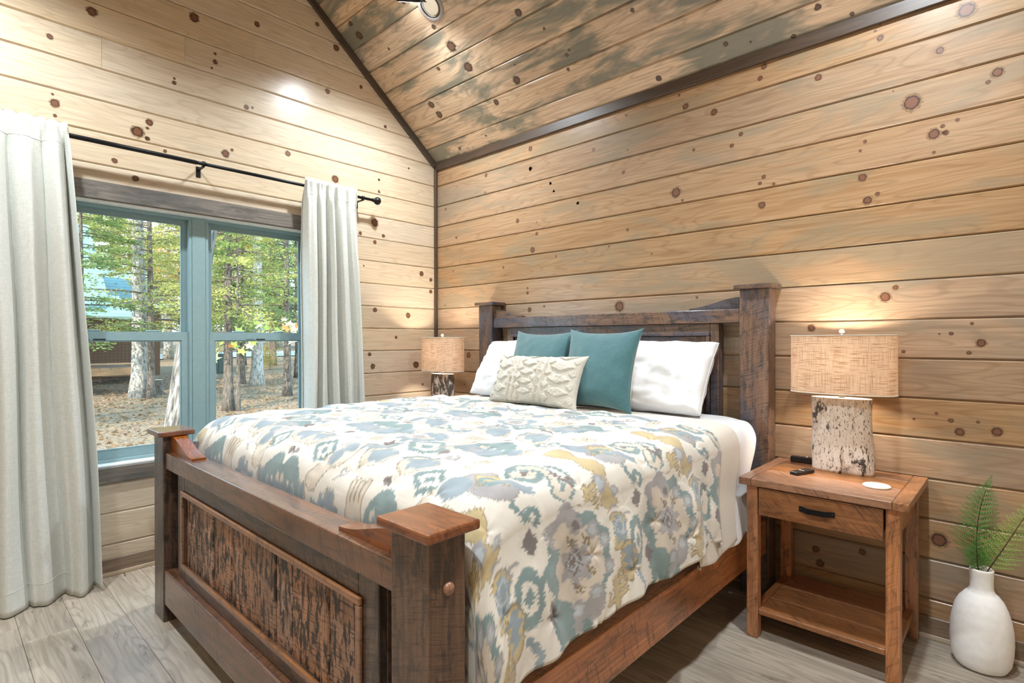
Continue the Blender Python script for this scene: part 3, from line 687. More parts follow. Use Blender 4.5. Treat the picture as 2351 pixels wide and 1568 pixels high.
# the ikat print of the comforter, as flat colours on the cloth
IK = {k: np.array(srgb(*c)[:3]) for k, c in dict(cream=(213, 207, 196), teal=(112, 134, 134), slate=(130, 144, 152), ochre=(182, 163, 120), mauve=(152, 149, 150), brown=(108, 98, 96), tan=(198, 187, 171), olive=(118, 101, 66), pale=(170, 178, 182)).items()}
def ikat(s, t):
    n = len(s); C = np.tile(IK['cream'], (n, 1)); a = np.abs(s)+XC
    thr = np.floor(a/.0034)
    jag = (vnoise(thr*.9, t*9, 11)-.5)*.018+(vnoise(thr*2.7, t*30, 12)-.5)*.012
    soft = (vnoise(a*60, t*60, 13)-.5)*.006
    tj = t+jag; aj = a+(vnoise(a*40, t*40, 14)-.5)*.006
    PT = .54
    def loc(cs, ct, ps=None):
        u = aj-cs
        if ps: u = (u+ps/2) % ps-ps/2
        w = (tj-ct+PT/2) % PT-PT/2
        return u, w
    tone = .86+.28*vnoise(a*28, t*28, 15)
    def put(mask, col, edge=None):
        m = np.clip(mask, 0, 1)[:, None]
        C[:] = C*(1-m)+IK[col][None, :]*tone[:, None]*m
    def sd(d, w=.0025): return 1-smooth(d, -w, w)
    def ell(u, w, ru, rw): return (np.sqrt((u/ru)**2+(w/rw)**2)-1)*min(ru, rw)
    def dia(u, w, ru, rw): return (np.abs(u)/ru+np.abs(w)/rw-1)*min(ru, rw)*.7
    def boxd(u, w, ru, rw): return np.maximum(np.abs(u)-ru, np.abs(w)-rw)
    def seg(u, w, x0, y0, x1, y1):
        dx, dy = x1-x0, y1-y0; h_ = np.clip(((u-x0)*dx+(w-y0)*dy)/(dx*dx+dy*dy+1e-12), 0, 1)
        return np.sqrt((u-x0-h_*dx)**2+(w-y0-h_*dy)**2)
    def pl(u, w, pts):
        d = None
        for p0, p1 in zip(pts[:-1], pts[1:]):
            e = seg(u, w, *p0, *p1); d = e if d is None else np.minimum(d, e)
        return d
    def lined(d, col, line='olive', lw=.0035):
        put(sd(d-lw), line); put(sd(d), col)
    def curl(u, w, sc, col, wd=.008):
        pts = [(.00+.030*math.cos(q)*(1-q/9), .00+.030*math.sin(q)*(1-q/9)) for q in np.linspace(0, 5.2, 12)]
        d = pl(u/sc, w/sc, [(-.05, -.05), (-.02, -.035), (0.0, -.02), (.03, 0)]+pts)*sc; put(sd(d-wd*sc), col)
    side = a > 2.60
    # --- border column that falls over the side
    m0 = np.where(side, 0, 1)
    def sidecol():
        u, w = loc(3.00, -1.76)
        # vine
        for shift in (0,):
            uu, ww = loc(2.83, -2.13)
            d = pl(uu, ww, [(-.20, -.05), (-.13, -.02), (-.05, .01), (.01, -.03), (.06, .02), (.11, .01)])-(.030+.010*np.sin(uu*60)); lined(d, 'ochre')
        uu, ww = loc(2.70, -1.99); lined(ell(uu, ww, .085, .075), 'mauve', 'brown', .002); lined(dia(uu+.01, ww-.01, .06, .055), 'ochre'); put(sd(np.abs(ell(uu, ww, .03, .028))-.010), 'teal')
        uu, ww = loc(2.625, -2.06); put(sd(ell(uu, ww, .05, .05)), 'slate')
        uu, ww = loc(2.73, -1.93); put(sd(pl(uu, ww, [(-.02, -.05), (.05, .01), (.01, .04)])-.016), 'slate')
        for (cs, ct, r) in ((2.815, -2.155, .030), (2.91, -2.105, .024), (2.85, -2.085, .018)):
            uu, ww = loc(cs, ct); put(sd(ell(uu, ww, r, r*1.1)), 'mauve'); put(sd(ell(uu, ww, r*.6, r*.6)), 'pale')
        uu, ww = loc(2.972, -2.10); put(sd(ell(uu, ww, .075, .066)), 'cream'); lined(ell(uu, ww, .058, .050), 'ochre'); put(sd(ell(uu+.004, ww-.006, .046, .038)+.010*np.sin(uu*190)*np.cos(ww*160)), 'slate'); put(sd(np.abs(ell(uu+.01, ww-.01, .024, .02))-.004), 'pale')
        # teal ring and hooked bands
        uu, ww = loc(2.70, -1.857); put(sd(ell(uu, ww, .078, .080)), 'cream'); put(sd(ell(uu, ww, .058, .062)), 'teal'); put(sd(ell(uu, ww, .036, .036)), 'tan'); put(sd(dia(uu, ww, .016, .016)), 'brown')
        uu, ww = loc(2.755, -1.79); d = pl(uu, ww, [(-.09, -.05), (-.05, -.01), (.0, .0), (.05, -.03), (.075, -.005), (.05, .03)]); put(sd(d-.024), 'teal'); put(sd(d-.013), 'tan')
        uu, ww = loc(2.76, -1.725); d = pl(uu, ww, [(-.06, -.03), (-.01, .0), (.05, -.01), (.06, .03)]); put(sd(d-.010), 'teal')
        uu, ww = loc(2.79, -1.735); curl(uu, ww, .9, 'brown')
        uu, ww = loc(2.845, -1.95); put(sd(ell(uu, ww, .062, .055)), 'cream'); curl(uu, ww, 1.0, 'teal', .010)
        uu, ww = loc(2.905, -1.963); put(sd(dia(uu, ww, .055, .055)), 'cream'); put(sd(dia(uu, ww, .034, .034)), 'brown')
        uu, ww = loc(2.98, -2.035);
        for q in range(5): put(sd(seg(uu, ww, -.05+q*.022, -.016, -.045+q*.022, .014)-.005), 'mauve')
        # comb
        for (cs, ct) in ((2.855, -1.69), (3.135, -1.605)):
            uu, ww = loc(cs, ct); put(sd(ell(uu, ww, .075, .062)), 'cream'); d = seg(uu, ww, -.045, .0, .045, -.008)-.013
            for q in range(4): d = np.minimum(d, seg(uu, ww, -.036+q*.023, 0, -.046+q*.023, .045)-.006)
            d = np.minimum(d, pl(uu, ww, [(.03, -.01), (.035, -.045), (.015, -.055), (.01, -.04)])-.005); lined(d, 'ochre')
        # mandala
        u, w = loc(3.015, -1.765); lobed = .012*np.sin(np.arctan2(w, u)*9)
        put(sd(ell(u, w, .150, .165)+lobed-.016), 'cream'); put(sd(ell(u, w, .142, .155)+lobed), 'teal'); put(sd(ell(u+.105, w+.05, .055, .075)+lobed), 'mauve'); put(sd(ell(u-.125, w-.02, .06, .055)+lobed), 'mauve')
        put(sd(ell(u-.015, w-.01, .105, .108)+lobed*.7), 'tan'); put(sd(ell(u+.085, w+.065, .03, .035)), 'tan')
        for (du, dw, r) in ((-.095, .0, .020), (-.075, .075, .020), (-.035, .125, .018), (.045, .135, .018), (.10, .06, .022), (.125, -.01, .020)):
            put(sd(ell(u-du, w-dw, r*1.3, r*1.4)), 'mauve'); put(sd(ell(u-du, w-dw, r*.7, r*.8)), 'brown' if du < -.08 else 'pale')
        put(sd(ell(u-.005, w+.005, .055, .058)+.014*np.sin(np.arctan2(w, u)*7)), 'mauve'); put(sd(dia(u-.0, w+.01, .038, .036)), 'brown'); put(sd(np.abs(dia(u, w+.01, .022, .02))-.003), 'pale')
        for (du, dw) in ((-.055, -.02), (-.05, .045), (.035, .055), (.075, .0)): curl(u-du, w-dw, .38, 'olive', .009)
        put(sd(ell(u-.13, w+.085, .05, .055)), 'teal')
        # ring joined to the mandala
        uu, ww = loc(3.03, -2.0); put(sd(ell(uu, ww, .095, .072)), 'cream'); put(sd(np.abs(ell(uu, ww, .060, .042))-.012), 'teal'); put(sd(dia(uu, ww, .026, .022)), 'teal'); put(sd(seg(uu, ww, -.02, .05, -.06, .12)-.011), 'teal'); put(sd(seg(uu, ww, .02, -.05, .03, -.09)-.006), 'teal')
        uu, ww = loc(3.075, -1.53); lined(ell(uu, ww, .062, .040), 'ochre'); put(sd(ell(uu+.012, ww, .042, .028)+.008*np.sin(uu*200)), 'slate')
        uu, ww = loc(3.10, -1.905); put(sd(dia(uu, ww, .036, .03)), 'brown')
        uu, ww = loc(3.19, -2.0); put(sd(pl(uu, ww, [(-.06, -.02), (-.01, .02), (.03, -.02), (.07, .02)])-.012), 'slate')
        uu, ww = loc(3.23, -1.80); put(sd(ell(uu, ww, .05, .09)+.02*np.sin(ww*90)), 'teal')
        uu, ww = loc(3.27, -1.62); put(sd(ell(uu, ww, .05, .07)), 'teal'); put(sd(ell(uu, ww, .018, .03)), 'pale')
        uu, ww = loc(3.33, -1.95); lined(ell(uu, ww, .07, .06), 'ochre'); put(sd(ell(uu, ww, .04, .035)), 'slate')
    keep = C.copy(); sidecol(); full = C.copy()
    C[:] = keep
    # --- field repeat on top of the bed
    PS = .60
    def field_set(ds, dt, g):
        def L(cs, ct):
            u_, w_ = loc(cs+ds, ct+dt, PS); return u_/g, w_/g
        u, w = L(2.40, -2.235); d = pl(u, w, [(-.05, -.07), (-.035, .0), (.0, .06), (.05, .02), (.055, -.07)])-.034; put(sd(d), 'teal'); put(sd(ell(u-.045, w+.02, .014, .030)), 'pale'); put(sd(ell(u+.03, w+.01, .014, .030)), 'tan')
        put(sd(ell(u, w+.07, .022, .05)), 'tan')
        u, w = L(2.26, -2.20); d = ell(u, w+.04, .040, .035)
        for q in range(4): d = np.minimum(d, seg(u, w, -.027+q*.018, -.03, -.040+q*.022, .055)-.007)
        lined(d, 'tan')
        for (cs, ct) in ((2.20, -2.02), (2.40, -2.01)):
            u, w = L(cs, ct); lined(ell(u, w, .060, .055), 'tan'); put(sd(ell(u-.008, w-.01, .052, .042)+.006*np.sin(u*150)), 'slate')
        u, w = L(2.03, -2.11); lined(pl(u, w, [(-.05, -.07), (-.02, .0), (.03, .03), (.02, .09)])-.034, 'tan'); put(sd(ell(u, w-.02, .03, .03)), 'slate'); put(sd(ell(u-.02, w-.07, .026, .024)), 'slate')
        u, w = L(2.225, -1.84); put(sd(np.abs(dia(u, w, .075, .062))-.010), 'teal'); put(sd(dia(u, w, .028, .022)), 'teal')
        u, w = L(2.06, -1.88); put(sd(dia(u, w, .030, .026)), 'brown')
        u, w = L(2.34, -1.86); put(sd(dia(u, w, .034, .026)), 'brown')
        for (cs, ct) in ((2.12, -1.93), (2.43, -1.90), (2.31, -1.78)):
            u, w = L(cs, ct); curl(u, w, .75, 'mauve', .008)
        u, w = L(2.08, -1.76); put(sd(ell(u, w, .085, .070)+.010*np.sin(np.arctan2(w, u)*9)), 'slate'); put(sd(ell(u, w, .055, .042)), 'tan'); put(sd(ell(u, w, .032, .028)), 'mauve')
        u, w = L(2.40, -1.75); put(sd(ell(u, w, .085, .050)+.008*np.sin(u*120)), 'slate'); put(sd(ell(u+.02, w, .025, .02)), 'mauve')
    field_set(.30, .31, .8); field_set(0, 0, 1.12)
    field = C.copy()
    m = smooth(a+jag*.0, 2.565, 2.575)[:, None]
    return field*(1-m)+full*m
def comforter_mat():
    t = NT('printed_cotton_comforter'); at = t.n('ShaderNodeAttribute', attribute_name='print'); o = t.obj()
    wv = t.noise(o, 900, 2); c = t.mix(t.math('MULTIPLY', t.step(wv, .35, .7), .12), at.outputs['Color'], (.62, .60, .56, 1))
    t.col(c); t.set(Roughness=.88, Sheen_Weight=.25); t.bump(t.math('ADD', wv, t.math('MULTIPLY', t.noise(o, 26, 3, .6), 3.0)), .35, .0018); return t.m
comf = drape('comforter', .0, .930, -.655, -2.60, 1.452, .17, 860, 560, comforter_mat(), 3, tufts=True, colour=ikat, wrinkle=.007, hem=.024, hang_wave=.015)
tag(comf, 'quilted comforter with blue, teal and ochre ikat print covering the bed', 'comforter')
cov = drape('coverlet', -.011, .930, -.43, -.98, 1.505, .17, 220, 60, M['coverlet'], 7, foot=False, wrinkle=.003, hem=.012, hang_wave=.006)
tag(cov, 'cream blanket with stitched hem showing above the comforter edge', 'blanket')
sht = drape('bed_sheet', -.021, .930, -.17, -.75, 1.50, .26, 220, 60, M['sheet'], 9, foot=False, wrinkle=.004, hem=.008, hang_wave=.008)
tag(sht, 'white cotton sheet over the mattress at the pillow end', 'sheet')

# ------------------------------------------------------------------ pillows
def pillow_mesh(w, h, th, n=40, m=30, pinch=.07, puff=.42, disp=None, ears=0.0, seed=0, wr=.006):
    us = np.sin(np.linspace(-PI/2, PI/2, n)*.98)/math.sin(PI/2*.98); vs = np.sin(np.linspace(-PI/2, PI/2, m)*.98)/math.sin(PI/2*.98)
    u, v = np.meshgrid(us, vs, indexing='ij')
    x = u*w/2*(1-pinch*(1-v*v))*(1+ears*(u*u*v*v)**3); z = v*h/2*(1-pinch*(1-u*u))*(1+ears*(u*u*v*v)**3)
    prof = np.clip((1-u*u)*(1-v*v), 0, 1)**puff
    wn_ = (vnoise(u*3+seed*3.1+v*1.5, v*3+seed, seed)-.5)+.45*(vnoise(u*8-v*3, v*8+seed, seed+5)-.5)+.2*(vnoise(u*18+v*8, v*14+seed, seed+9)-.5)
    edge = np.clip((1-u*u)*(1-v*v), 0, 1)**.25
    V, F = [], []
    for sgn in (-1, 1):
        t_ = prof*th/2+wn_*wr*edge+.002
        if disp is not None and sgn < 0: t_ = t_+disp(u, v)*edge
        V.append(np.stack([x, sgn*t_, z+h/2], -1).reshape(-1, 3))
    idx = np.arange(n*m).reshape(n, m)
    q = np.stack([idx[:-1, :-1], idx[1:, :-1], idx[1:, 1:], idx[:-1, 1:]], -1).reshape(-1, 4)
    per = list(idx[:, 0])+list(idx[-1, 1:])+list(idx[::-1, -1][1:])+list(idx[0, ::-1][1:-1])
    return np.concatenate(V), q, per, n*m
def pillow(name, loc, w, h, th, tilt, yaw, mat, label, group=None, back=None, roll=0, cat='pillow', **kw):
    V, q, per, N = pillow_mesh(w, h, th, **kw)
    o = empty(name, loc, label, cat, group); o.rotation_euler = Euler((-tilt, roll, yaw), 'XYZ')
    fr = [tuple(int(i) for i in f_) for f_ in q]; bk = [tuple(int(i)+N for i in reversed(f_)) for f_ in q]
    rim = [(per[i], per[(i+1) % len(per)], per[(i+1) % len(per)]+N, per[i]+N) for i in range(len(per))]
    for nm, fs, mt in (('front_panel', fr+[tuple(reversed(r_)) for r_ in rim], mat), ('back_panel', bk, back or mat)):
        used = sorted({i for f_ in fs for i in f_}); mp = {k: j for j, k in enumerate(used)}
        me = mesh(nm, [V[k] for k in used], [tuple(mp[i] for i in f_) for f_ in fs], True)
        c = bpy.data.objects.new(nm, me); COL.objects.link(c); me.materials.append(mt); c.parent = o
    v, f = tube_data([tuple((V[p]+V[p+N])/2) for p in per]+[tuple((V[per[0]]+V[per[0]+N])/2)], [.0028]*(len(per)+1), 5)
    me = mesh('piping', v, f, True); me.materials.append(mat); c = bpy.data.objects.new('piping', me); COL.objects.link(c); c.parent = o
    return o
R = math.radians
ZB = .944
pillow('bed_pillow', (1.290, -.385, ZB), .86, .43, .20, -R(-33), 0, M['sheet'], 'plump white bed pillow behind the green cushion, nearer the window', 'white bed pillows', pinch=.03, puff=.33, seed=2, wr=.05, n=64, m=44)
pillow('bed_pillow', (2.150, -.385, ZB), .84, .43, .21, -R(-33), 0, M['sheet'], 'plump white bed pillow at the right, nearer the tall lamp', 'white bed pillows', pinch=.03, puff=.33, seed=4, wr=.055, n=64, m=44)
pillow('throw_cushion', (1.545, -.520, ZB), .49, .455, .15, R(20), R(-3), M['teal'], 'square teal cushion on the left, mostly hidden by the lumbar cushion', 'teal cushions', back=M['pillowback'], ears=.05, pinch=.09, seed=6, wr=.010, cat='cushion')
pillow('throw_cushion', (2.030, -.545, ZB), .455, .45, .16, R(17), R(2), M['teal'], 'square teal cushion with pale back on the right of the two', 'teal cushions', back=M['pillowback'], ears=.05, pinch=.09, seed=8, wr=.010, cat='cushion')
def tuft_disp(u, v):
    d = np.zeros_like(u)
    def tri(x): return np.abs((x % 1)-.5)*2
    for b in (-.47, -.33, .20, .34):
        d = np.maximum(d, .015*np.clip(1-np.abs(u-b+.05*v*v)/.026, 0, 1)**.5)
    def inside(a, b): return ((u > a) & (u < b)).astype(float)
    zz = inside(-.45, -.35)+inside(.22, .32)
    d = np.maximum(d, .009*zz*(tri(v*3.0)+tri(u*9+.3) > 1.15))
    cen = inside(-.30, .17); U = (u+.065)/.235
    d = np.maximum(d, .011*cen*((np.abs(U)*.8+np.abs((v*2.5) % 1-.5)*2 < .62)))
    d = np.maximum(d, .009*cen*((np.abs(np.abs(U)-.8)*2.2+np.abs((v*2.5+.5) % 1-.5)*2 < .75)))
    sid = inside(.37, .97)+inside(-.97, -.50); W_ = np.where(u > 0, (u-.67)/.30, (u+.735)/.24)
    d = np.maximum(d, .012*sid*((np.abs(W_)+np.abs((v*2.0+.5) % 1-.5)*2.2 < .80)))
    d = np.maximum(d, .009*sid*((np.abs(np.abs(W_)-.85)*2+np.abs((v*2.0) % 1-.5)*2 < .55)))
    return d*1.35*(.75+.5*vnoise(u*70, v*45, 4))
pillow('lumbar_cushion', (1.655, -.650, ZB), .675, .305, .13, R(22), R(-1), M['tuft'], 'cream lumbar cushion with tufted diamonds and corded bands in front', None, ears=.03, pinch=.06, seed=1, wr=.004, n=220, m=110, disp=tuft_disp, cat='cushion')

# ------------------------------------------------------------------ nightstands
NT_Z = .711
def nightstand(x0, x1, label):
    """x0..x1 is the table top; stands against the headboard wall"""
    y0, y1 = -.560, -.010; ns = empty('nightstand', ((x0+x1)/2, -.285, 0), label, 'nightstand', 'nightstands beside the bed')
    lx = [(x0+.027, x0+.075), (x1-.077, x1-.029)]; ly = [(y0+.022, y0+.070), (y1-.062, y1-.014)]
    for (a, b) in lx:
        for (c, d) in ly: bar('leg', (a, c, 0), (b, d, NT_Z-.032), M['oakleg'], 'z', .006, ns, 2)
    e = .052
    bar('top_end_board', (x0, y0, NT_Z-.032), (x0+e, y1, NT_Z), M['oak'], 'y', .004, ns, 2); bar('top_end_board', (x1-e, y0, NT_Z-.032), (x1, y1, NT_Z), M['oak'], 'y', .004, ns, 2)
    ys = [y0, y0+.058, y0+.058+.17, y0+.058+.345, y1]
    for a, b in zip(ys[:-1], ys[1:]): bar('top_board', (x0+e+.0006, a+(.0008 if a > y0 else 0), NT_Z-.032), (x1-e-.0006, b-.0008, NT_Z), M['oak'], 'x', .003, ns)
    dz0, dz1 = .552, .673
    dr = bar('drawer', (lx[0][1]+.006, y0+.016, dz0), (lx[1][0]-.006, y0+.040, dz1), M['oak'], 'x', .004, ns, 2)
    xm = (x0+x1)/2; yf = y0+.016
    # bowed strap handle
    n = 12; v, f = [], []
    for i in range(n+1):
        u = i/n*2-1; bow = .018*(1-smooth(np.array(abs(u)), .45, .9)); sag = 0.0
        for (dy, dz) in ((0, -.011), (0, .011), (-.0035, .011), (-.0035, -.011)): v.append((xm+u*.066, yf-.001-float(bow)+dy, .615+dz))
    for i in range(n):
        for k in range(4): f.append((i*4+k, i*4+(k+1) % 4, i*4+4+(k+1) % 4, i*4+4+k))
    f += [(3, 2, 1, 0), (n*4, n*4+1, n*4+2, n*4+3)]
    hd = local_mesh('handle', v, f, M['black'], dr)
    for sx in (-1, 1):
        me = lathe('handle_screw', [(.0001, .0022), (.003, .002), (.0045, 0)], 10); o = link('handle_screw', me, M['darkgrey'], dr, (xm+sx*.058, yf-.0048, .615), (PI/2, 0, 0))
    # drawer box, aprons
    bar('drawer_box', (lx[0][1]+.012, y0+.040, dz0+.01), (lx[1][0]-.012, y1-.07, dz0+.022), M['oakleg'], 'x', .002, ns)
    for (a, b) in ((lx[0][0]+.010, lx[0][0]+.030), (lx[1][1]-.030, lx[1][1]-.010)): bar('side_apron', (a, ly[0][1], .565), (b, ly[1][0], NT_Z-.032), M['oak'], 'y', .002, ns)
    bar('back_apron', (lx[0][1], ly[1][0]+.012, .565), (lx[1][0], ly[1][0]+.032, NT_Z-.032), M['oak'], 'x', .002, ns)
    # lower shelf
    z0, z1 = .106, .130; sa, sb = x0+.040, x1-.042
    bar('shelf_end_board', (sa, ly[0][1]+.001, z0), (x0+.0745, ly[1][0]-.001, z1), M['oak'], 'y', .004, ns); bar('shelf_end_board', (x1-.0765, ly[0][1]+.001, z0), (sb, ly[1][0]-.001, z1), M['oak'], 'y', .004, ns)
    yy = [y0+.030, y0+.030+.155, y0+.030+.32, y1-.020]
    for a, b in zip(yy[:-1], yy[1:]): bar('shelf_board', (x0+.0756, a+.0006, z0), (x1-.0776, b-.0006, z1), M['oak'], 'x', .003, ns)
    return ns
nightstand(2.828, 3.452, 'honey wood nightstand with drawer and shelf, beside the white vase')
nightstand(.010, .634, 'matching nightstand in the corner, hidden behind the bed')

# ------------------------------------------------------------------ birch lamps
def birch(nm='birch_bark', e0=.555, e1=.62):
    t = NT(nm); o = t.obj()
    st = t.noise(t.vmath('MULTIPLY', o, (55, 55, 9)), 1, 4, .6); bl = t.noise(t.vmath('MULTIPLY', o, (17, 17, 9)), 1, 5, .7, .5)
    pk = t.noise(t.vmath('MULTIPLY', o, (160, 160, 60)), 1, 2)
    c = t.ramp(st, [(.25, srgb(196, 182, 166)), (.5, srgb(226, 216, 204)), (.75, srgb(186, 166, 146))])
    c = t.mix(t.math('MULTIPLY', t.step(t.noise(o, 7, 3), .52, .66), .55), c, srgb(164, 132, 104))
    c = t.mix(t.math('MULTIPLY', t.step(pk, .58, .66), .85), c, srgb(84, 68, 56))
    c = t.mix(t.math('MULTIPLY', t.step(bl, e0, e1), t.math('ADD', t.math('MULTIPLY', t.noise(o, 240, 2), .7), .55), True), c, srgb(50, 38, 31))
    t.col(c); t.set(Roughness=.8); t.bump(t.math('ADD', t.math('MULTIPLY', st, .5), t.math('MULTIPLY', t.step(bl, .58, .66), 1.6)), .9, .004); return t.m
M['birch'] = birch(); M['birch_dark'] = birch('dark_birch_bark', .42, .52)
M['cut'] = wood('pale_cut_end', srgb(226, 208, 180), srgb(206, 184, 152), srgb(160, 132, 100), .6, None)
def shade_mat():
    t = NT('burlap_shade'); t.t.links.remove(t.out.inputs[0].links[0]); uv = t.n('ShaderNodeTexCoord').outputs['UV']
    a = t.noise(t.vmath('MULTIPLY', uv, (520, 9, 0)), 1, 2); b = t.noise(t.vmath('MULTIPLY', uv, (14, 190, 0)), 1, 2)
    w = t.math('MAXIMUM', t.step(a, .50, .66), t.step(b, .50, .66))
    c = t.mix(w, srgb(240, 224, 204), srgb(184, 152, 124))
    df = t.n('ShaderNodeBsdfDiffuse'); tr = t.n('ShaderNodeBsdfTranslucent'); mx = t.n('ShaderNodeMixShader'); mx.inputs[0].default_value = .60
    t.t.links.new(c, df.inputs[0]); t.t.links.new(t.mix(.4, c, srgb(248, 236, 220)), tr.inputs[0])
    t.l(df, 0, mx, 1); t.l(tr, 0, mx, 2); t.l(mx, 0, t.out, 'Surface'); return t.m
M['shade'] = shade_mat()
M['acrylic'] = plain('frosted_finial', srgb(240, 215, 190), .3)
def bulb_mat():
    t = NT('lit_bulb'); t.col(srgb(255, 230, 200)); t.b.inputs['Emission Color'].default_value = (1, .84, .66, 1); t.set(Emission_Strength=8.0, Roughness=.4); return t.m
M['bulb'] = bulb_mat()
def oval_prof(rx, ry, n, ex=2.6):
    pts = []
    for k in range(n):
        a = 2*PI*k/n; c, s_ = math.cos(a), math.sin(a)
        pts.append((math.copysign(abs(c)**(2/ex), c)*rx, math.copysign(abs(s_)**(2/ex), s_)*ry))
    return pts
def table_lamp(x, y, label, seed, barkmat='birch'):
    lp = empty('table_lamp', (x, y, NT_Z), label, 'lamp', 'birch log lamps')
    rl = random.Random(seed); n = 56; rows = 26; H = .342; v, f = [], []
    prof = oval_prof(.124, .050, n, 2.3)
    for j in range(rows+1):
        z = H*j/rows
        for k, (px, py) in enumerate(prof):
            a = 2*PI*k/n
            w = float(vnoise(np.array(math.cos(a)*2+5+seed), np.array(z*9+math.sin(a)*2), seed))-.5
            g = float(vnoise(np.array(math.cos(a)*8+5), np.array(z*30+math.sin(a)*8), seed+3))-.5
            q = 1+.05*w+.02*g; v.append((px*q+(.006*math.sin(z*14+seed) if px > .08 else 0), py*q*1.02, z+(.004*g if j in (0,) and z == 0 else 0) if j else max(0, .004*g)))
    for j in range(rows):
        for k in range(n): f.append((j*n+k, j*n+(k+1) % n, (j+1)*n+(k+1) % n, (j+1)*n+k))
    f.append(tuple(range(n-1, -1, -1)))
    bs = link('log_base', mesh('log_base', v, f, True), M[barkmat], lp, lp.location)
    top = [(p[0]*.99, p[1]*.99, H-.0) for p in v[rows*n:]]
    link('cut_top', mesh('cut_top', top+[(p[0], p[1], H-.004) for p in top], [tuple(range(n))]+[(k, k+n, (k+1) % n+n, (k+1) % n) for k in range(n)]), M['cut'], lp, lp.location+Vector((0, 0, .002)))
    link('neck', lathe('neck', [(.0001, H), (.013, H), (.013, .44), (.0085, .445), (.0085, .640), (.0001, .640)], 16), M['steel'], lp, lp.location)
    # shade (open drum, oval)
    z0, z1 = .366, .632; n = 72; pr = oval_prof(.214, .112, n, 2.35); v, f, uv = [], [], []
    per = [0]
    for k in range(n): per.append(per[-1]+math.dist(pr[k], pr[(k+1) % n]))
    for (sc, za, zb) in ((1.0, z0, z1), (.984, z1, z0)):
        for zz in (za, zb):
            for (px, py) in pr: v.append((px*sc, py*(sc if sc == 1 else .972), zz))
    def q(r0, r1):
        for k in range(n): f.append((r0*n+k, r0*n+(k+1) % n, r1*n+(k+1) % n, r1*n+k)); uv.append([(per[k], 0 if r0 in (0, 3) else .266), (per[k+1], 0 if r0 in (0, 3) else .266), (per[k+1], .266 if r0 in (0, 3) else 0), (per[k], .266 if r0 in (0, 3) else 0)])
    q(0, 1); q(2, 3)
    me = mesh('shade', v, f, True); ul = me.uv_layers.new(name='UVMap'); ul.data.foreach_set('uv', [c_ for a in uv for b in a for c_ in b])
    sh = link('shade', me, M['shade'], lp, lp.location)
    for zz in (z0, z1):
        pts = [(px, py, zz) for px, py in pr]; pts.append(pts[0]); vv, ff = tube_data(pts, [.0028]*len(pts), 6)
        link('shade_rim', mesh('shade_rim', vv, ff, True), M['pillowback'], sh, lp.location)
    for k in range(3):
        a = 2*PI*k/3+.4; vv, ff = tube_data([(0, 0, .628), (math.cos(a)*.205*(.55 if abs(math.cos(a)) < .7 else 1), math.sin(a)*.105, .628)], [.0016]*2, 6); link('shade_spoke', mesh('shade_spoke', vv, ff), M['steel'], sh, lp.location)
    link('finial', lathe('finial', [(.0001, .663), (.008, .661), (.0115, .655), (.012, .650), (.008, .643), (.0001, .640)], 16), M['acrylic'], lp, lp.location)
    link('bulb', lathe('bulb', [(.0001, .575), (.016, .570), (.027, .555), (.030, .535), (.024, .512), (.013, .492), (.013, .470), (.0001, .468)], 20), M['bulb'], lp, lp.location)
    ld = bpy.data.lights.new('lamp_light', 'POINT'); ld.energy = LAMP_WATT; ld.color = (1.0, .87, .72); ld.shadow_soft_size = .034
    lo = bpy.data.objects.new('lamp_light', ld); COL.objects.link(lo); lo.parent = lp; lo.location = (0, 0, .537)
    return lp
table_lamp(3.146, -.150, 'birch log lamp with oval burlap shade, beside the remotes and coaster', 1)
table_lamp(.375, -.240, 'dark-barked birch log lamp glowing in the corner, half hidden by the bed', 5, 'birch_dark')

# ------------------------------------------------------------------ small things on the nightstand
def remote(loc, L, W, H, rotz, label, rot=None):
    o = empty('remote_control', loc, label, 'remote control', 'remote controls')
    c = link('body', box_mesh(L, W, H, min(H*.45, .006), 3), M['blackplastic'], o, Vector(loc)+Vector((0, 0, H/2)))
    for i in range(5):
        for j in range(2):
            b = bpy.data.objects.new('button', box_mesh(.007, .006, .0016, .0006)); COL.objects.link(b); b.data.materials.append(M['darkgrey']); b.parent = c; b.location = (-L*.3+i*L*.15, (j-.5)*W*.4, H/2+.0004)
    b = bpy.data.objects.new('label_strip', box_mesh(.004, W*.55, .0012, .0003)); COL.objects.link(b); b.data.materials.append(M['coaster']); b.parent = c; b.location = (-L*.05, 0, H/2+.0004)
    o.rotation_euler = rot or (0, 0, rotz); return o
remote((3.022, -.310, NT_Z), .125, .042, .016, R(72), 'small black remote lying in front of the birch lamp')
remote((2.985, -.066, NT_Z), .16, .034, .030, R(4), 'chunky black remote lying behind the birch lamp')
me = lathe('coaster', [(.0001, 0), (.048, 0), (.050, .002), (.050, .006), (.048, .008), (.0001, .008)], 40)
tag(link('coaster', me, M['coaster'], None, (3.315, -.345, NT_Z)), 'round pale stone coaster at the front of the nightstand top', 'coaster')
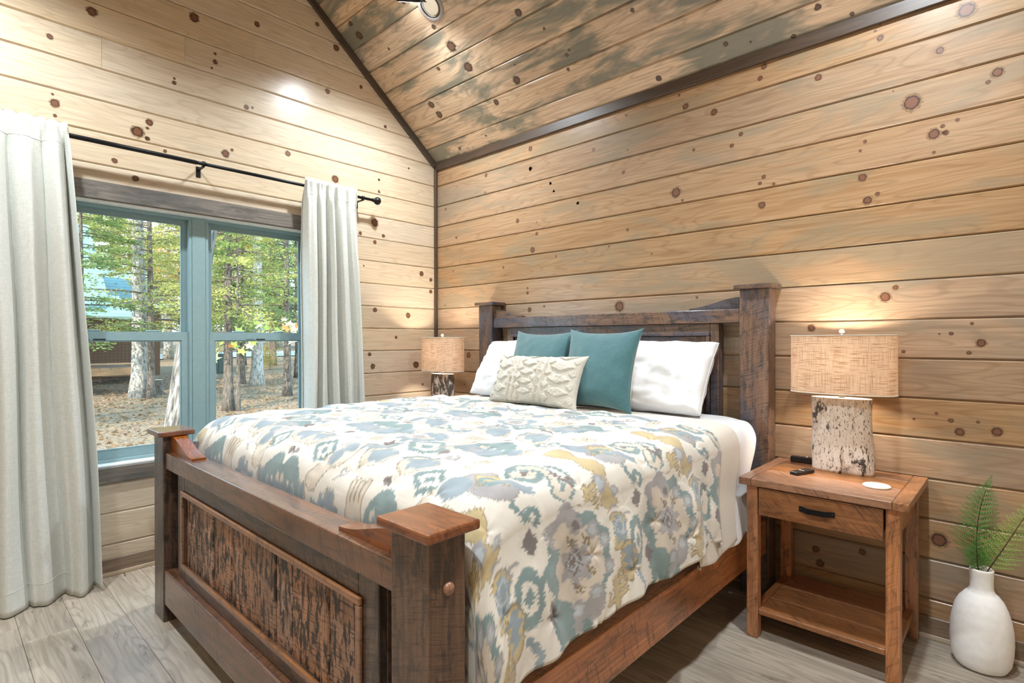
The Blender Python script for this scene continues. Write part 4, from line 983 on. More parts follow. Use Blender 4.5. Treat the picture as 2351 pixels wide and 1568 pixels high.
# ------------------------------------------------------------------ vase and fern
vx, vy = 3.637, -.122
def vj(a, z): return 1+.05*(float(vnoise(np.array(math.cos(a)*1.3+3), np.array(z*7+math.sin(a)*1.3), 8))-.5)+.02*(float(vnoise(np.array(math.cos(a)*4+3), np.array(z*26+math.sin(a)*4), 9))-.5)
prof = [(.0001, 0), (.060, 0), (.082, .006), (.094, .030), (.100, .075), (.101, .115), (.099, .160), (.094, .200), (.085, .238), (.072, .268), (.056, .290), (.044, .302), (.0385, .315), (.0375, .345), (.0385, .375), (.0395, .392), (.037, .396), (.034, .392), (.033, .345), (.04, .30), (.07, .24), (.08, .12), (.05, .03), (.0001, .02)]
pr2 = []
for (a, b) in zip(prof[:-1], prof[1:]):
    for k in range(3): pr2.append((a[0]+(b[0]-a[0])*k/3, a[1]+(b[1]-a[1])*k/3))
pr2.append(prof[-1])
tag(link('vase', lathe('vase', pr2, 48, jitter=vj), M['white'], None, (vx, vy, 0)), 'matte white handmade vase on the floor by the nightstand', 'vase')
def fern_mat(name, c1, c2):
    t = NT(name); o = t.obj(); t.col(t.mix(t.noise(o, 45, 2), c1, c2)); t.set(Roughness=.5, Subsurface_Weight=.0)
    t.t.links.remove(t.out.inputs[0].links[0]); tr = t.n('ShaderNodeBsdfTranslucent'); tr.inputs[0].default_value = c2; mx = t.n('ShaderNodeMixShader'); mx.inputs[0].default_value = .25
    t.l(t.b, 0, mx, 1); t.l(tr, 0, mx, 2); t.l(mx, 0, t.out, 'Surface'); return t.m
M['fern'] = fern_mat('fern_green', srgb(34, 92, 36), srgb(86, 150, 58)); M['fernpale'] = fern_mat('fern_pale', srgb(104, 148, 62), srgb(158, 188, 92)); M['stem'] = plain('fern_stem', srgb(74, 58, 40), .6)
def pinna(L, W, rl):
    n = max(6, int(L/.0075)); v, f = [], []
    for i in range(n):
        u = i/n; x = L*u; hw = W*(1-u)**.75*(.9+.2*rl.random())
        for sg in (-1, 1):
            s0 = len(v); dx = L/n
            v += [(x, 0, 0), (x+dx*.55, sg*hw*.55, .0025), (x+dx*1.5, sg*hw, -.001), (x+dx*1.0, sg*hw*.3, .001)]; f.append((s0, s0+1, s0+2, s0+3) if sg > 0 else (s0+3, s0+2, s0+1, s0))
    s0 = len(v); v += [(L*.97, -.001, 0), (L*.97, .001, 0), (L*1.06, 0, -.001)]; f.append((s0, s0+1, s0+2))
    return mesh('pinna', v, f)
def frond(label, p0, p1, bend, width, npairs, mat, seed, start=.30, face=None):
    rl = random.Random(seed); p0, p1 = Vector(p0), Vector(p1); b = Vector(bend)
    fo = empty('fern_frond', p0, label, 'fern frond', 'fern fronds in the white vase')
    cur = lambda u: p0*(1-u)**2+(p0*.5+p1*.5+b)*2*u*(1-u)+p1*u*u
    N = 16; tube('stem', [tuple(cur(i/N)-p0) for i in range(N+1)], [.0024*(1-.75*i/N) for i in range(N+1)], M['stem'], fo, 6)
    nv = Vector(face or (.1, -1, .15)).normalized()
    for i in range(npairs):
        u = start+(1-start)*(i+.5)/npairs; p = cur(u); tg = (cur(min(1, u+.02))-cur(max(0, u-.02))).normalized()
        sd_ = tg.cross(nv).normalized(); k = (u-start)/(1-start); L = width*(1-k)**.7*(.55+.45*min(1, k*4+.3))*(.9+.2*rl.random())+.012
        for sg in (-1, 1):
            X = (sd_*sg+tg*.55+nv*rl.uniform(-.25, .25)).normalized(); Z = nv-X*nv.dot(X); Z.normalize(); Y = Z.cross(X)
            o = bpy.data.objects.new('pinna', pinna(L, .013+.05*L, rl)); COL.objects.link(o); o.data.materials.append(mat); o.parent = fo; o.location = p-p0
            o.rotation_euler = Matrix((X, Y, Z)).transposed().to_euler()
    tp = pinna(.05, .014, rl); o = bpy.data.objects.new('pinna', tp); COL.objects.link(o); o.data.materials.append(mat); o.parent = fo; X = (cur(1)-cur(.95)).normalized(); o.location = cur(.99)-p0
    Z = nv-X*nv.dot(X); Z.normalize(); o.rotation_euler = Matrix((X, Z.cross(X), Z)).transposed().to_euler()
    return fo
frond('tall dark green fern frond rising from the vase', (vx-.008, vy, .375), (vx+.018, vy-.02, .735), (-.035, 0, .02), .092, 15, M['fern'], 1, .12)
frond('short dark green fern frond low in the vase mouth', (vx-.004, vy-.008, .375), (vx-.012, vy-.045, .50), (-.01, -.01, .0), .042, 8, M['fern'], 2, .15)
frond('pale yellow-green fern frond leaning out to the right', (vx+.012, vy, .375), (vx+.155, vy-.03, .705), (-.01, 0, -.03), .075, 13, M['fernpale'], 3, .12)

# ------------------------------------------------------------------ curtain rod and curtains
rod = empty('curtain_rod', (.1, -1.80, 2.402), 'thin black curtain rod with ball finials above the window', 'curtain rod')
ry0, ry1, rz_ = -3.06, -.70, 2.402
tube('rod_tube', [(0, -1.95+1.80, 0), (0, ry1+1.80, 0)], .0105, M['black'], rod, 14); tube('rod_sleeve', [(0, ry0+1.80, 0), (0, -1.93+1.80, 0)], .0128, M['black'], rod, 14)
for yy, sg in ((ry1, 1), (ry0, -1)):
    o = link('finial', lathe('finial', [(.0001, -.006), (.009, -.006), (.013, 0), (.0095, .006), (.0115, .012), (.017, .018), (.0235, .030), (.0255, .042), (.0225, .054), (.014, .063), (.0001, .066)], 20), M['black'], rod, (.1, yy, rz_)); o.rotation_euler = (-PI/2*sg, 0, 0); o.scale = (1.2, 1.2, 1.0)
for yy in (-1.89, -.785, -2.97):
    bk = bar('bracket', (.0, yy-.013, rz_-.062), (.004, yy+.013, rz_+.004), M['black'], 'z', .001, rod)
    bar('bracket_arm', (.004, yy-.007, rz_-.020), (.098, yy+.007, rz_-.011), M['black'], 'x', .001, bk)
    tube('bracket_cup', [(-.0-.0, -.008, 0), (0, .008, 0)], .0155, M['black'], rod, 14).location = Vector((.1, yy, rz_))-rod.location
def curtain(name, ya, yb, yal, ybl, nf, label, seed, puddle=0.0, depth=.040):
    """hanging cloth: ya..yb along the rod, yal..ybl at the hem"""
    ns, nz = 260, 90; zt = 2.452; V = np.zeros((ns, nz, 3)); u = np.linspace(0, 1, ns)
    for j in range(nz):
        k = j/(nz-1); z = zt-(zt-.006)*k
        e = k**.85; y = (ya+(yal-ya)*e)+((yb-ya)+((ybl-yal)-(yb-ya))*e)*u
        ph = u*nf*2*PI
        warp = .6*np.sin(u*5+seed+k*1.2)+.35*np.sin(u*11+seed*2-k*.8)
        amp = depth*(.55+.45*min(1, k*4))*(.75+.5*vnoise(u*5+seed, u*0+k*1.4, seed))
        tight = math.exp(-((z-rz_)/.020)**2)
        wv = .85*(2*np.abs(np.sin((ph+1.5*warp)*.5))**.9-1)+.30*np.sin(ph*.63+1.5*warp+seed)+.10*np.sin(ph*1.9+seed+k); wh = np.sin(ph*2+2*warp); hd = min(1, k/.07); hd = hd*hd*(3-2*hd)
        x = (.1185+.030*(.5+.5*wh))*(1-hd)+(.124+amp*wv)*hd
        x += .010*np.sin(ph*2.1+k*3+seed)*k
        y = y+.012*np.cos(ph+warp)*(.3+.7*k)+.012*k*np.sin(k*7+u*9+seed)
        x += puddle*max(0, k-.55)**1.3*(.7+.3*np.sin(ph*.5+1.0))
        x = np.maximum(x, .030)
        V[:, j, 0] = x; V[:, j, 1] = y; V[:, j, 2] = z
    base = np.array([.118, (yal+ybl)/2, 0]); W_ = (V-base)
    idx = np.arange(ns*nz).reshape(ns, nz); F = np.stack([idx[:-1, :-1], idx[:-1, 1:], idx[1:, 1:], idx[1:, :-1]], -1).reshape(-1, 4)
    o = empty(name, tuple(base), label, 'curtain', 'linen curtains')
    me = mesh('panel', W_.reshape(-1, 3), F, True); c = link('panel', me, M['curtain'], o, tuple(base))
    md = c.modifiers.new('thickness', 'SOLIDIFY'); md.thickness = .0025; md.offset = 0
    # stitched seams near the hem and under the rod pocket
    for nm, j in (('hem_seam', nz-5), ('rod_pocket_seam', 4)):
        pts = V[::3, j]-base; pts[:, 0] += .0012
        v_, f_ = tube_data([tuple(p) for p in pts], [.0016]*len(pts), 5); link(nm, mesh(nm, v_, f_, True), M['curtain'], o, tuple(base))
    return o
curtain('curtain', -2.985, -2.545, -3.02, -2.40, 4.3, 'long pale linen curtain at the left of the window, hem on the floor', 1, .16, .066)
curtain('curtain', -1.262, -.862, -1.275, -.735, 5.0, 'pale linen curtain at the right of the window, behind the bed', 4, .0, .056)

# ------------------------------------------------------------------ recessed ceiling lights
def disc_emit():
    t = NT('lit_lens'); t.col(srgb(255, 244, 225)); t.b.inputs['Emission Color'].default_value = (1, .98, .96, 1); t.set(Emission_Strength=14.0); return t.m
M['lens'] = disc_emit()
M['ringgrey'] = plain('grey_trim_ring', srgb(150, 144, 142), .4)
up_ = Vector((0, 0, 1))
def can_light(x, y, label):
    side = 1 if y > RIDGE_Y else -1
    z = WALL_H+SLOPE*((-y) if side > 0 else (y-RY)); n = Vector((0, -math.sin(ALPHA)*side, -math.cos(ALPHA)))
    rl = empty('recessed_light', (x, y, z), label, 'ceiling light', 'recessed ceiling lights')
    Zx = -n; X = Vector((1, 0, 0)); Y = Zx.cross(X); rm = Matrix((X, Y, Zx)).transposed().to_euler()
    def add(nm, prof, mat, n_=36):
        o = bpy.data.objects.new(nm, lathe(nm, prof, n_)); COL.objects.link(o); o.data.materials.append(mat); o.parent = rl; o.rotation_euler = rm; return o
    add('trim_ring', [(.098, .0), (.098, -.006), (.094, -.010), (.078, -.010), (.074, -.006), (.074, .0)], M['ringgrey'])
    add('gasket', [(.074, .0), (.074, -.007), (.067, -.007), (.066, .004)], M['blackplastic'])
    add('reflector', [(.066, -.004), (.063, -.002), (.050, -.0015), (.0001, -.001)], M['reflector'])
    # dark dish-shaped lamp head swung out below the ring, lens facing down
    hd = bpy.data.objects.new('lamp_head', lathe('lamp_head', [(.0001, .040), (.040, .038), (.070, .026), (.084, .008), (.086, -.006), (.081, -.010)], 36)); COL.objects.link(hd); hd.data.materials.append(M['darkgrey']); hd.parent = rl; hd.location = Vector((-.070, -.115*side, .015)); hd.rotation_euler = Vector((.40, -.35*side, .85)).to_track_quat('Z', 'Y').to_euler()
    ln = bpy.data.objects.new('lens', lathe('lens', [(.081, -.009), (.070, -.011), (.0001, -.012)], 36)); COL.objects.link(ln); ln.data.materials.append(M['lens']); ln.parent = hd
    vs_, fs_ = tube_data([(0, 0, .02), (-.04, -.06*side, .035), (-.070, -.115*side, .045)], [.008]*3, 8)
    st = bpy.data.objects.new('swivel_arm', mesh('swivel_arm', vs_, fs_, True)); COL.objects.link(st); st.data.materials.append(M['darkgrey']); st.parent = rl
    ld = bpy.data.lights.new('can_light', 'SPOT'); ld.energy = CAN_WATT; ld.color = (.88, .95, 1.0); ld.spot_size = R(148); ld.spot_blend = .9; ld.shadow_soft_size = .05
    lo = bpy.data.objects.new('can_light', ld); COL.objects.link(lo); lo.parent = rl; lo.location = hd.location+Vector((-.02, .015*side, -.045))
    return rl
can_light(.925, -.790, 'recessed light with grey ring and dark lamp head on the ceiling slope in view')
can_light(.905, RY+.800, 'recessed light on the opposite ceiling slope over the window side')
can_light(3.50, -.800, 'recessed light on the ceiling slope above the nightstand with the vase')
can_light(3.50, RY+.800, 'recessed light on the opposite ceiling slope above the camera side')
# pale wooden cover plate near the light
cp = bar('cover_plate', (-.065, -.05, -.006), (.065, .05, .006), M['shoe'], 'x', .002); cp.location = (1.14, -.775, WALL_H+SLOPE*.775-.010)
cp.rotation_euler = (-(ALPHA), 0, 0); cp.name = 'cover_plate'; tag(cp, 'small pale wooden plate on the ceiling beside the recessed light', 'cover plate')

# ------------------------------------------------------------------ outdoors
def gz(x, y):
    d = -x; return -.50 + .034*max(0, d-23) + .05*math.sin(x*.35+1)*math.sin(y*.3)*min(1, max(0, d-6)/8)
def ground_mat():
    t = NT('leaf_litter_ground'); o = t.obj()
    a = t.noise(o, 1.2, 4); b = t.noise(o, 16, 4, .7); c = t.ramp(b, [(.3, srgb(66, 48, 34)), (.48, srgb(116, 88, 62)), (.62, srgb(158, 126, 92)), (.75, srgb(102, 76, 53))])
    c = t.mix(t.math('MULTIPLY', t.step(a, .52, .68), .5), c, srgb(120, 104, 70)); t.col(c); t.set(Roughness=.95); t.bump(b, .8, .03); return t.m
xs = np.concatenate([np.linspace(-.3, -30, 50), np.linspace(-31, -110, 30)]); ysg = np.linspace(-40, 70, 80)
GV = [(x, y, gz(x, y)) for x in xs for y in ysg]; nY = len(ysg)
GF = [(i*nY+j, (i+1)*nY+j, (i+1)*nY+j+1, i*nY+j+1) for i in range(len(xs)-1) for j in range(nY-1)]
tag(link('ground', mesh('ground', GV, GF, True), ground_mat()), 'wooded ground outside covered in fallen leaves', 'ground', None, 'structure')
# gravel road in the distance
rv = []; 
for i in range(30):
    y = 2+i*1.6; x = -37-.10*y; rv += [(x, y, gz(x, y)+.06), (x-6, y, gz(x-6, y)+.06)]
tag(link('road', mesh('road', rv, [(2*i, 2*i+1, 2*i+3, 2*i+2) for i in range(29)]), plain('gravel_road', srgb(170, 168, 166), .9)), 'pale gravel lane beyond the trees', 'road', None, 'structure')

def bark(name, c1, c2, c3, sx=26, sz=5, bmp=.8):
    t = NT(name); o = t.obj(); n1 = t.noise(t.vmath('MULTIPLY', o, (sx, sx, sz)), 1, 4, .65); n2 = t.noise(o, 3, 3)
    c = t.ramp(n1, [(.32, c3), (.48, c2), (.66, c1)]); t.col(t.mix(t.math('MULTIPLY', t.step(n2, .5, .7), .4), c, c2)); t.set(Roughness=.95); t.bump(n1, bmp, .03); return t.m
M['bark_oak'] = bark('oak_bark', srgb(170, 160, 148), srgb(108, 98, 88), srgb(40, 34, 29), 22, 5, 1.0); M['bark_pale'] = bark('pale_bark', srgb(190, 182, 170), srgb(150, 140, 128), srgb(84, 76, 68), 18, 7, .6)
M['bark_dark'] = bark('hemlock_bark', srgb(128, 112, 98), srgb(92, 78, 66), srgb(50, 42, 36))
def leaf_mat(name, stops):
    t = NT(name); t.t.links.remove(t.out.inputs[0].links[0]); o = t.obj()
    c = t.ramp(t.noise(o, 2.6, 3, .7), stops); t.col(c); t.set(Roughness=.6)
    tr = t.n('ShaderNodeBsdfTranslucent'); t.t.links.new(c, tr.inputs[0]); mx = t.n('ShaderNodeMixShader'); mx.inputs[0].default_value = .45
    t.l(t.b, 0, mx, 1); t.l(tr, 0, mx, 2); t.l(mx, 0, t.out, 'Surface'); return t.m
M['hemlock'] = leaf_mat('hemlock_needles', [(.28, srgb(84, 92, 46)), (.45, srgb(136, 136, 66)), (.58, srgb(182, 172, 90)), (.72, srgb(116, 120, 56))])
M['autumn'] = leaf_mat('autumn_leaves', [(.28, srgb(104, 112, 54)), (.46, srgb(170, 156, 74)), (.60, srgb(196, 140, 66)), (.72, srgb(134, 130, 60))])
M['green'] = leaf_mat('green_leaves', [(.28, srgb(72, 96, 48)), (.5, srgb(116, 132, 66)), (.7, srgb(154, 160, 84))])
nrg = np.random.default_rng(11)
def np_mesh(name, V, F):
    """F: (n,4) quads"""
    me = bpy.data.meshes.new(name); me.vertices.add(len(V)); me.vertices.foreach_set('co', np.asarray(V, np.float32).ravel())
    F = np.asarray(F, np.int32); me.loops.add(F.size); me.loops.foreach_set('vertex_index', F.ravel()); me.polygons.add(len(F))
    me.polygons.foreach_set('loop_start', np.arange(0, F.size, 4, dtype=np.int32)); me.polygons.foreach_set('loop_total', np.full(len(F), 4, np.int32)); me.update(calc_edges=True); return me
def leaf_quads(C, D, L, W):
    """diamond leaves at C pointing along D"""
    n = len(C); D = D/np.linalg.norm(D, axis=1, keepdims=True); r_ = nrg.normal(size=(n, 3)); S = np.cross(D, r_); S /= np.linalg.norm(S, axis=1, keepdims=True)
    L = np.broadcast_to(L, (n,))[:, None]; W = np.broadcast_to(W, (n,))[:, None]
    V = np.stack([C, C+D*L*.45+S*W*.5, C+D*L, C+D*L*.45-S*W*.5], 1).reshape(-1, 3); return V, np.arange(4*n).reshape(n, 4)
def trunk_data(h, r, lean, wob, n=10, rows=14, flare=1.5, seed=0):
    rr = random.Random(seed); ph = rr.uniform(0, 6); pts, rad = [], []
    for i in range(rows+1):
        u = i/rows; pts.append((lean[0]*h*u+wob*math.sin(u*5+ph)*u, lean[1]*h*u+wob*math.cos(u*4+ph)*u, -.15+(h+.15)*u)); rad.append(r*(1-.72*u)*(1+(flare-1)*math.exp(-u*h/.28)))
    return pts, rad
def hemlock_proto(h, r, z0, nb, reach, seed, twigs=13, mat='hemlock'):
    rr = random.Random(seed); tp, tr_ = trunk_data(h, r, (0, 0), .05, seed=seed); tv, tf = tube_data(tp, tr_, 10)
    trunk = mesh('trunk', tv, tf, True); BV, BF, C, D = [], [], [], []
    for b in range(nb):
        u = (b+rr.random())/nb; z = z0+(h-z0-.2)*u; a = rr.uniform(0, 2*PI); L = reach*(1-u)**.7*rr.uniform(.6, 1.1)+.25; pts = []
        sag = rr.uniform(.05, .30)
        for k in range(6):
            q = k/5; pts.append((math.cos(a)*L*q, math.sin(a)*L*q, z+L*(.10*q-sag*q*q)))
        v, f = tube_data(pts, [.018*(1-.8*k/5)*(L/2+.3) for k in range(6)], 4); s0 = len(BV); BV += v; BF += [tuple(i+s0 for i in q) for q in f]
        P = np.array(pts); ax = np.array([math.cos(a), math.sin(a), 0]); sd_ = np.array([-math.sin(a), math.cos(a), 0])
        for k in range(twigs):
            q = .18+.82*(k+rr.random())/twigs; i0 = min(int(q*5), 4); p = P[i0]*(1-(q*5-i0))+P[i0+1]*(q*5-i0)
            for sg in (-1, 1):
                tl = L*.38*(1.1-q)+.10; dirv = sd_*sg*.85+ax*.6+np.array([0, 0, rr.uniform(-.25, .05)]); m = 7
                for j in range(m): C.append(p+dirv*tl*(j+.5)/m+np.array([rr.gauss(0, .03), rr.gauss(0, .03), rr.gauss(0, .03)])); D.append(dirv+np.array([rr.gauss(0, .5), rr.gauss(0, .5), rr.gauss(0, .25)]))
    V, F = leaf_quads(np.array(C), np.array(D), nrg.uniform(.07, .15, len(C)), nrg.uniform(.025, .055, len(C)))
    return trunk, mesh('branches', BV, BF), np_mesh('foliage', V, F)
def broadleaf_proto(h, r, z0, nb, reach, seed, leaves=5200, size=.10):
    rr = random.Random(seed); tp, tr_ = trunk_data(h, r, (0, 0), .12, seed=seed); tv, tf = tube_data(tp, tr_, 12); BV, BF, C = [], [], []
    tips = []
    for b in range(nb):
        u = (b+rr.random())/nb; z = z0+(h-z0)*u*.95; a = rr.uniform(0, 2*PI); L = reach*rr.uniform(.5, 1.1)*(1.1-.6*u); pts = [(math.cos(a+.3*k/5)*L*k/5, math.sin(a+.3*k/5)*L*k/5, z+L*.45*k/5+rr.gauss(0, .06)) for k in range(6)]
        v, f = tube_data(pts, [r*.35*(1-.8*k/5) for k in range(6)], 5); s0 = len(BV); BV += v; BF += [tuple(i+s0 for i in q) for q in f]; tips += pts[2:]
    T = np.array(tips); C = T[nrg.integers(0, len(T), leaves)]+nrg.normal(size=(leaves, 3))*np.array([.38, .38, .28])
    V, F = leaf_quads(C, nrg.normal(size=(leaves, 3)), nrg.uniform(size*.7, size*1.3, leaves), nrg.uniform(size*.5, size*.9, leaves))
    return mesh('trunk', tv, tf, True), mesh('branches', BV, BF), np_mesh('foliage', V, F)
PROTO = {}
def proto(key, fn, barkm, leafm):
    t_, b_, f_ = fn(); t_.materials.append(M[barkm]); b_.materials.append(M['bark_dark' if barkm != 'bark_pale' else 'bark_pale']); f_.materials.append(M[leafm]); PROTO[key] = (t_, b_, f_)
proto('hem_a', lambda: hemlock_proto(9.5, .13, 2.0, 74, 2.6, 1), 'bark_dark', 'hemlock')
proto('hem_b', lambda: hemlock_proto(11, .16, 2.3, 80, 3.0, 2), 'bark_dark', 'hemlock')
proto('hem_c', lambda: hemlock_proto(8, .09, 2.0, 60, 2.2, 3), 'bark_dark', 'green')
proto('tall_pale', lambda: broadleaf_proto(13, .23, 5.6, 12, 2.6, 4, 3600, .12), 'bark_pale', 'autumn')
proto('tall_oak', lambda: broadleaf_proto(14, .24, 6.5, 12, 3.0, 5, 4200, .12), 'bark_oak', 'green')
proto('autumn', lambda: broadleaf_proto(9, .13, 2.2, 22, 2.4, 6, 7000, .11), 'bark_dark', 'autumn')
proto('leafy', lambda: broadleaf_proto(10, .15, 1.6, 26, 2.6, 7, 8000, .11), 'bark_dark', 'green')
proto('shrub', lambda: broadleaf_proto(1.3, .03, .15, 14, .7, 8, 1500, .07), 'bark_dark', 'autumn')
def tree(name, key, x, y, label, rot=0, scale=1, group=None, tilt=(0, 0), cat='tree', sz=None):
    o = empty(name, (x, y, gz(x, y)), label, cat, group)
    for nm, me in zip(('trunk', 'branches', 'foliage'), PROTO[key]):
        c = bpy.data.objects.new(nm, me); COL.objects.link(c); c.parent = o
        if nm == 'foliage': c['kind'] = 'stuff'
    o.rotation_euler = (tilt[0], tilt[1], rot); o.scale = (scale, scale, sz or scale); return o
def at(k, x): return -3.04+k*(3.76-x)
tree('oak_tree', 'tall_oak', -3.5, at(.259, -3.5), 'rough-barked oak just outside, leaning behind the window mullion', 0, .60, tilt=(-.135, 0), sz=.95)
tree('pale_tree', 'tall_pale', -16.3, at(.222, -16.3), 'stout pale-barked tree in front of the neighbouring cabin', 1.0, 1.0)
tree('hemlock_tree', 'hem_a', -15.9, at(.2375, -15.9), 'slim hemlock standing right beside the stout pale tree', .3, .8, sz=1.0)
tree('hemlock_tree', 'hem_b', -11.2, at(.352, -11.2), 'dark-trunked hemlock nearest the right window pane', 2.0, .75, sz=.95)
tree('sapling_tree', 'hem_c', -11.0, at(.368, -11.0), 'thin sapling growing beside the dark-trunked hemlock', 1.2, .55, sz=.95)
tree('pale_tree', 'tall_pale', -17.8, at(.400, -17.8), 'pale-barked tree with flared base in the right pane', 2.2, .95)
tree('pale_tree', 'tall_pale', -25, at(.322, -25), 'straight pale tree farther back beside the mullion', 4.0, 1.0)
tree('hemlock_tree', 'hem_a', -19.5, at(.375, -19.5), 'hemlock behind the dark-trunked one, in the right pane', 3.0, .9)
tree('hemlock_tree', 'hem_b', -13.5, at(.455, -13.5), 'full hemlock at the edge of the right curtain', 5.0, .8)
tree('autumn_tree', 'autumn', -23, at(.288, -23), 'golden autumn tree behind the slim hemlock', .4, .9)
tree('leafy_tree', 'leafy', -22, at(.475, -22), 'green leafy tree half hidden by the right curtain', 1.4, 1.0)
tree('hemlock_tree', 'hem_a', -19, at(.292, -19), 'hemlock seen through the upper left pane by the mullion', 1.9, .85)
tree('hemlock_tree', 'hem_c', -14.5, at(.150, -14.5), 'light hemlock whose boughs cross the cabin roof', 2.9, .9)
rt = random.Random(21); keys = [('hem_a', 'hemlock_tree'), ('hem_b', 'hemlock_tree'), ('autumn', 'autumn_tree'), ('leafy', 'leafy_tree'), ('tall_pale', 'pale_tree'), ('tall_oak', 'oak_tree')]
LB = {'hemlock_tree': 'distant hemlocks', 'autumn_tree': 'distant golden autumn trees', 'leafy_tree': 'distant green leafy trees', 'pale_tree': 'distant tall pale trunks', 'oak_tree': 'distant tall rough-barked trunks'}
ORD = ['first', 'second', 'third', 'fourth', 'fifth', 'sixth', 'seventh', 'eighth', 'ninth', 'tenth', 'eleventh', 'twelfth', 'thirteenth', 'fourteenth', 'fifteenth', 'sixteenth', 'seventeenth', 'eighteenth', 'nineteenth', 'twentieth', 'twenty-first', 'twenty-second', 'twenty-third', 'twenty-fourth', 'twenty-fifth']
spots = []
for i in range(64):
    x = -rt.uniform(27, 74); k_ = -.06+.72*((i*.618) % 1)+rt.uniform(-.02, .02)
    if k_ < .25 and x > -34: x -= 10
    if -46 < x < -36 and k_ > .30: x -= 11
    spots.append((k_, x, i % 6, rt.uniform(0, 6), rt.uniform(.9, 1.25)))
cnt = {}
for k_, x, q, ro, scl in sorted(spots):
    key, nm = keys[q]; c_ = cnt.get(nm, 0); cnt[nm] = c_+1
    tree(nm, key, x, at(k_, x), ORD[c_]+' from the left among the '+LB[nm], ro, scl, LB[nm])
for i in range(4):   # unseen trees added left of the window view to shade the ground
    x = -9-i*5.1; tree('hemlock_tree', 'hem_b', x, -6.5-1.7*(i % 3), ORD[i]+' nearest of the unseen hemlocks added for shade left of the cabin view', i*1.1, .95, 'unseen shade hemlocks left of the view')
for i, k_ in enumerate(sorted(rt.uniform(.24, .5) for _ in range(9))):
    x = -rt.uniform(27, 36); tree('shrub', 'shrub', x, at(k_, x), ORD[i]+' from the left of the low yellowing shrubs by the lane', rt.uniform(0, 6), rt.uniform(.7, 1.1), 'low shrubs', cat='shrub')
# tree stump
sx_, sy_ = -16.9, at(.2475, -16.9)
st = empty('tree_stump', (sx_, sy_, gz(sx_, sy_)), 'short sawn stump beside the stout pale tree', 'stump')
link('stump_body', lathe('stump_body', [(.20, -.1), (.165, .08), (.145, .25), (.14, .50)], 18, jitter=lambda a, z: 1+.06*math.sin(3*a)), M['bark_dark'], st, st.location)
link('stump_top', lathe('stump_top', [(.0001, .502), (.138, .500)], 18, jitter=lambda a, z: 1+.06*math.sin(3*a)), M['cut'], st, st.location)
# scattered leaves on the ground
n = 9000; lx_ = -nrg.uniform(4, 26, n); ly_ = -3.04+nrg.uniform(.02, .56, n)*(3.76-lx_)
LC = np.array([(a, b, gz(a, b)+.012) for a, b in zip(lx_, ly_)]); LD = nrg.normal(size=(n, 3))*np.array([1, 1, .25]); V, F = leaf_quads(LC, LD, nrg.uniform(.06, .13, n), nrg.uniform(.04, .08, n))
fl = np_mesh('fallen_leaves', V, F); tag(link('fallen_leaves', fl, leaf_mat('fallen_leaf', [(.3, srgb(98, 70, 46)), (.5, srgb(150, 114, 78)), (.7, srgb(186, 154, 114))])), 'dry fallen leaves scattered over the ground outside', 'leaves', None, 'stuff')
# green utility box
ux, uy = -27, at(.332, -27); ub = empty('utility_box', (ux, uy, gz(ux, uy)), 'dark green utility cabinet on the ground among the trees', 'utility box'); gb = plain('green_enamel', srgb(52, 66, 56), .5)
zb_ = ub.location.z
bar('cabinet', (ux-.35, uy-.45, zb_), (ux+.35, uy+.45, zb_+.95), gb, 'z', .02, ub, 2); bar('door', (ux+.35, uy-.42, zb_+.05), (ux+.37, uy-.01, zb_+.88), gb, 'z', .006, ub); bar('door', (ux+.35, uy+.01, zb_+.05), (ux+.37, uy+.42, zb_+.88), gb, 'z', .006, ub); bar('lid', (ux-.38, uy-.48, zb_+.95), (ux+.38, uy+.48, zb_+1.0), gb, 'x', .01, ub)
# maple sapling with big leaves by the window
mp = empty('maple_sapling', (-2.6, at(.55, -2.6), gz(-2.6, 0)), 'young maple whose leafy branch reaches across the right pane', 'tree')
zg = mp.location.z; px_, py_ = -2.6, mp.location.y
tube('trunk', [(0, 0, -.1), (.03, -.02, 1.2), (.0, -.05, 2.4), (.02, -.02, 3.6)], [.035, .028, .02, .01], M['bark_dark'], mp, 8)
br = [Vector((0, -.05, 2.05)), Vector((.05, -.45, 2.00)), Vector((.02, -.85, 1.93)), Vector((-.03, -1.25, 1.80)), Vector((-.02, -1.55, 1.66))]
tube('branch', [tuple(p) for p in br], [.012, .009, .007, .005, .003], M['bark_dark'], mp, 6)
def maple_leaf(sz):
    pts = []
    for k in range(5):
        a = PI/2+(k-2)*.95; L = sz*(1 if k == 2 else .86 if k in (1, 3) else .6)
        pts += [(math.cos(a-.22)*L*.55, math.sin(a-.22)*L*.55), (math.cos(a-.10)*L*.75, math.sin(a-.10)*L*.75), (math.cos(a)*L, math.sin(a)*L), (math.cos(a+.10)*L*.75, math.sin(a+.10)*L*.75), (math.cos(a+.22)*L*.55, math.sin(a+.22)*L*.55)]
    v = [(0, 0, 0)]+[(x, y, -.15*(x*x+y*y)/sz) for x, y in pts]; return mesh('leaf', v, [(0, i, i+1) for i in range(1, len(pts))])
mm = [leaf_mat('maple_leaf_%d' % i, [(.3, a), (.7, b)]) for i, (a, b) in enumerate(((srgb(150, 176, 70), srgb(206, 206, 110)), (srgb(226, 214, 150), srgb(238, 226, 176)), (srgb(196, 116, 60), srgb(220, 160, 84))))]
lm = []
for i in range(3):
    me = maple_leaf(.085); me.materials.append(mm[i]); lm.append(me)
rm_ = random.Random(4)
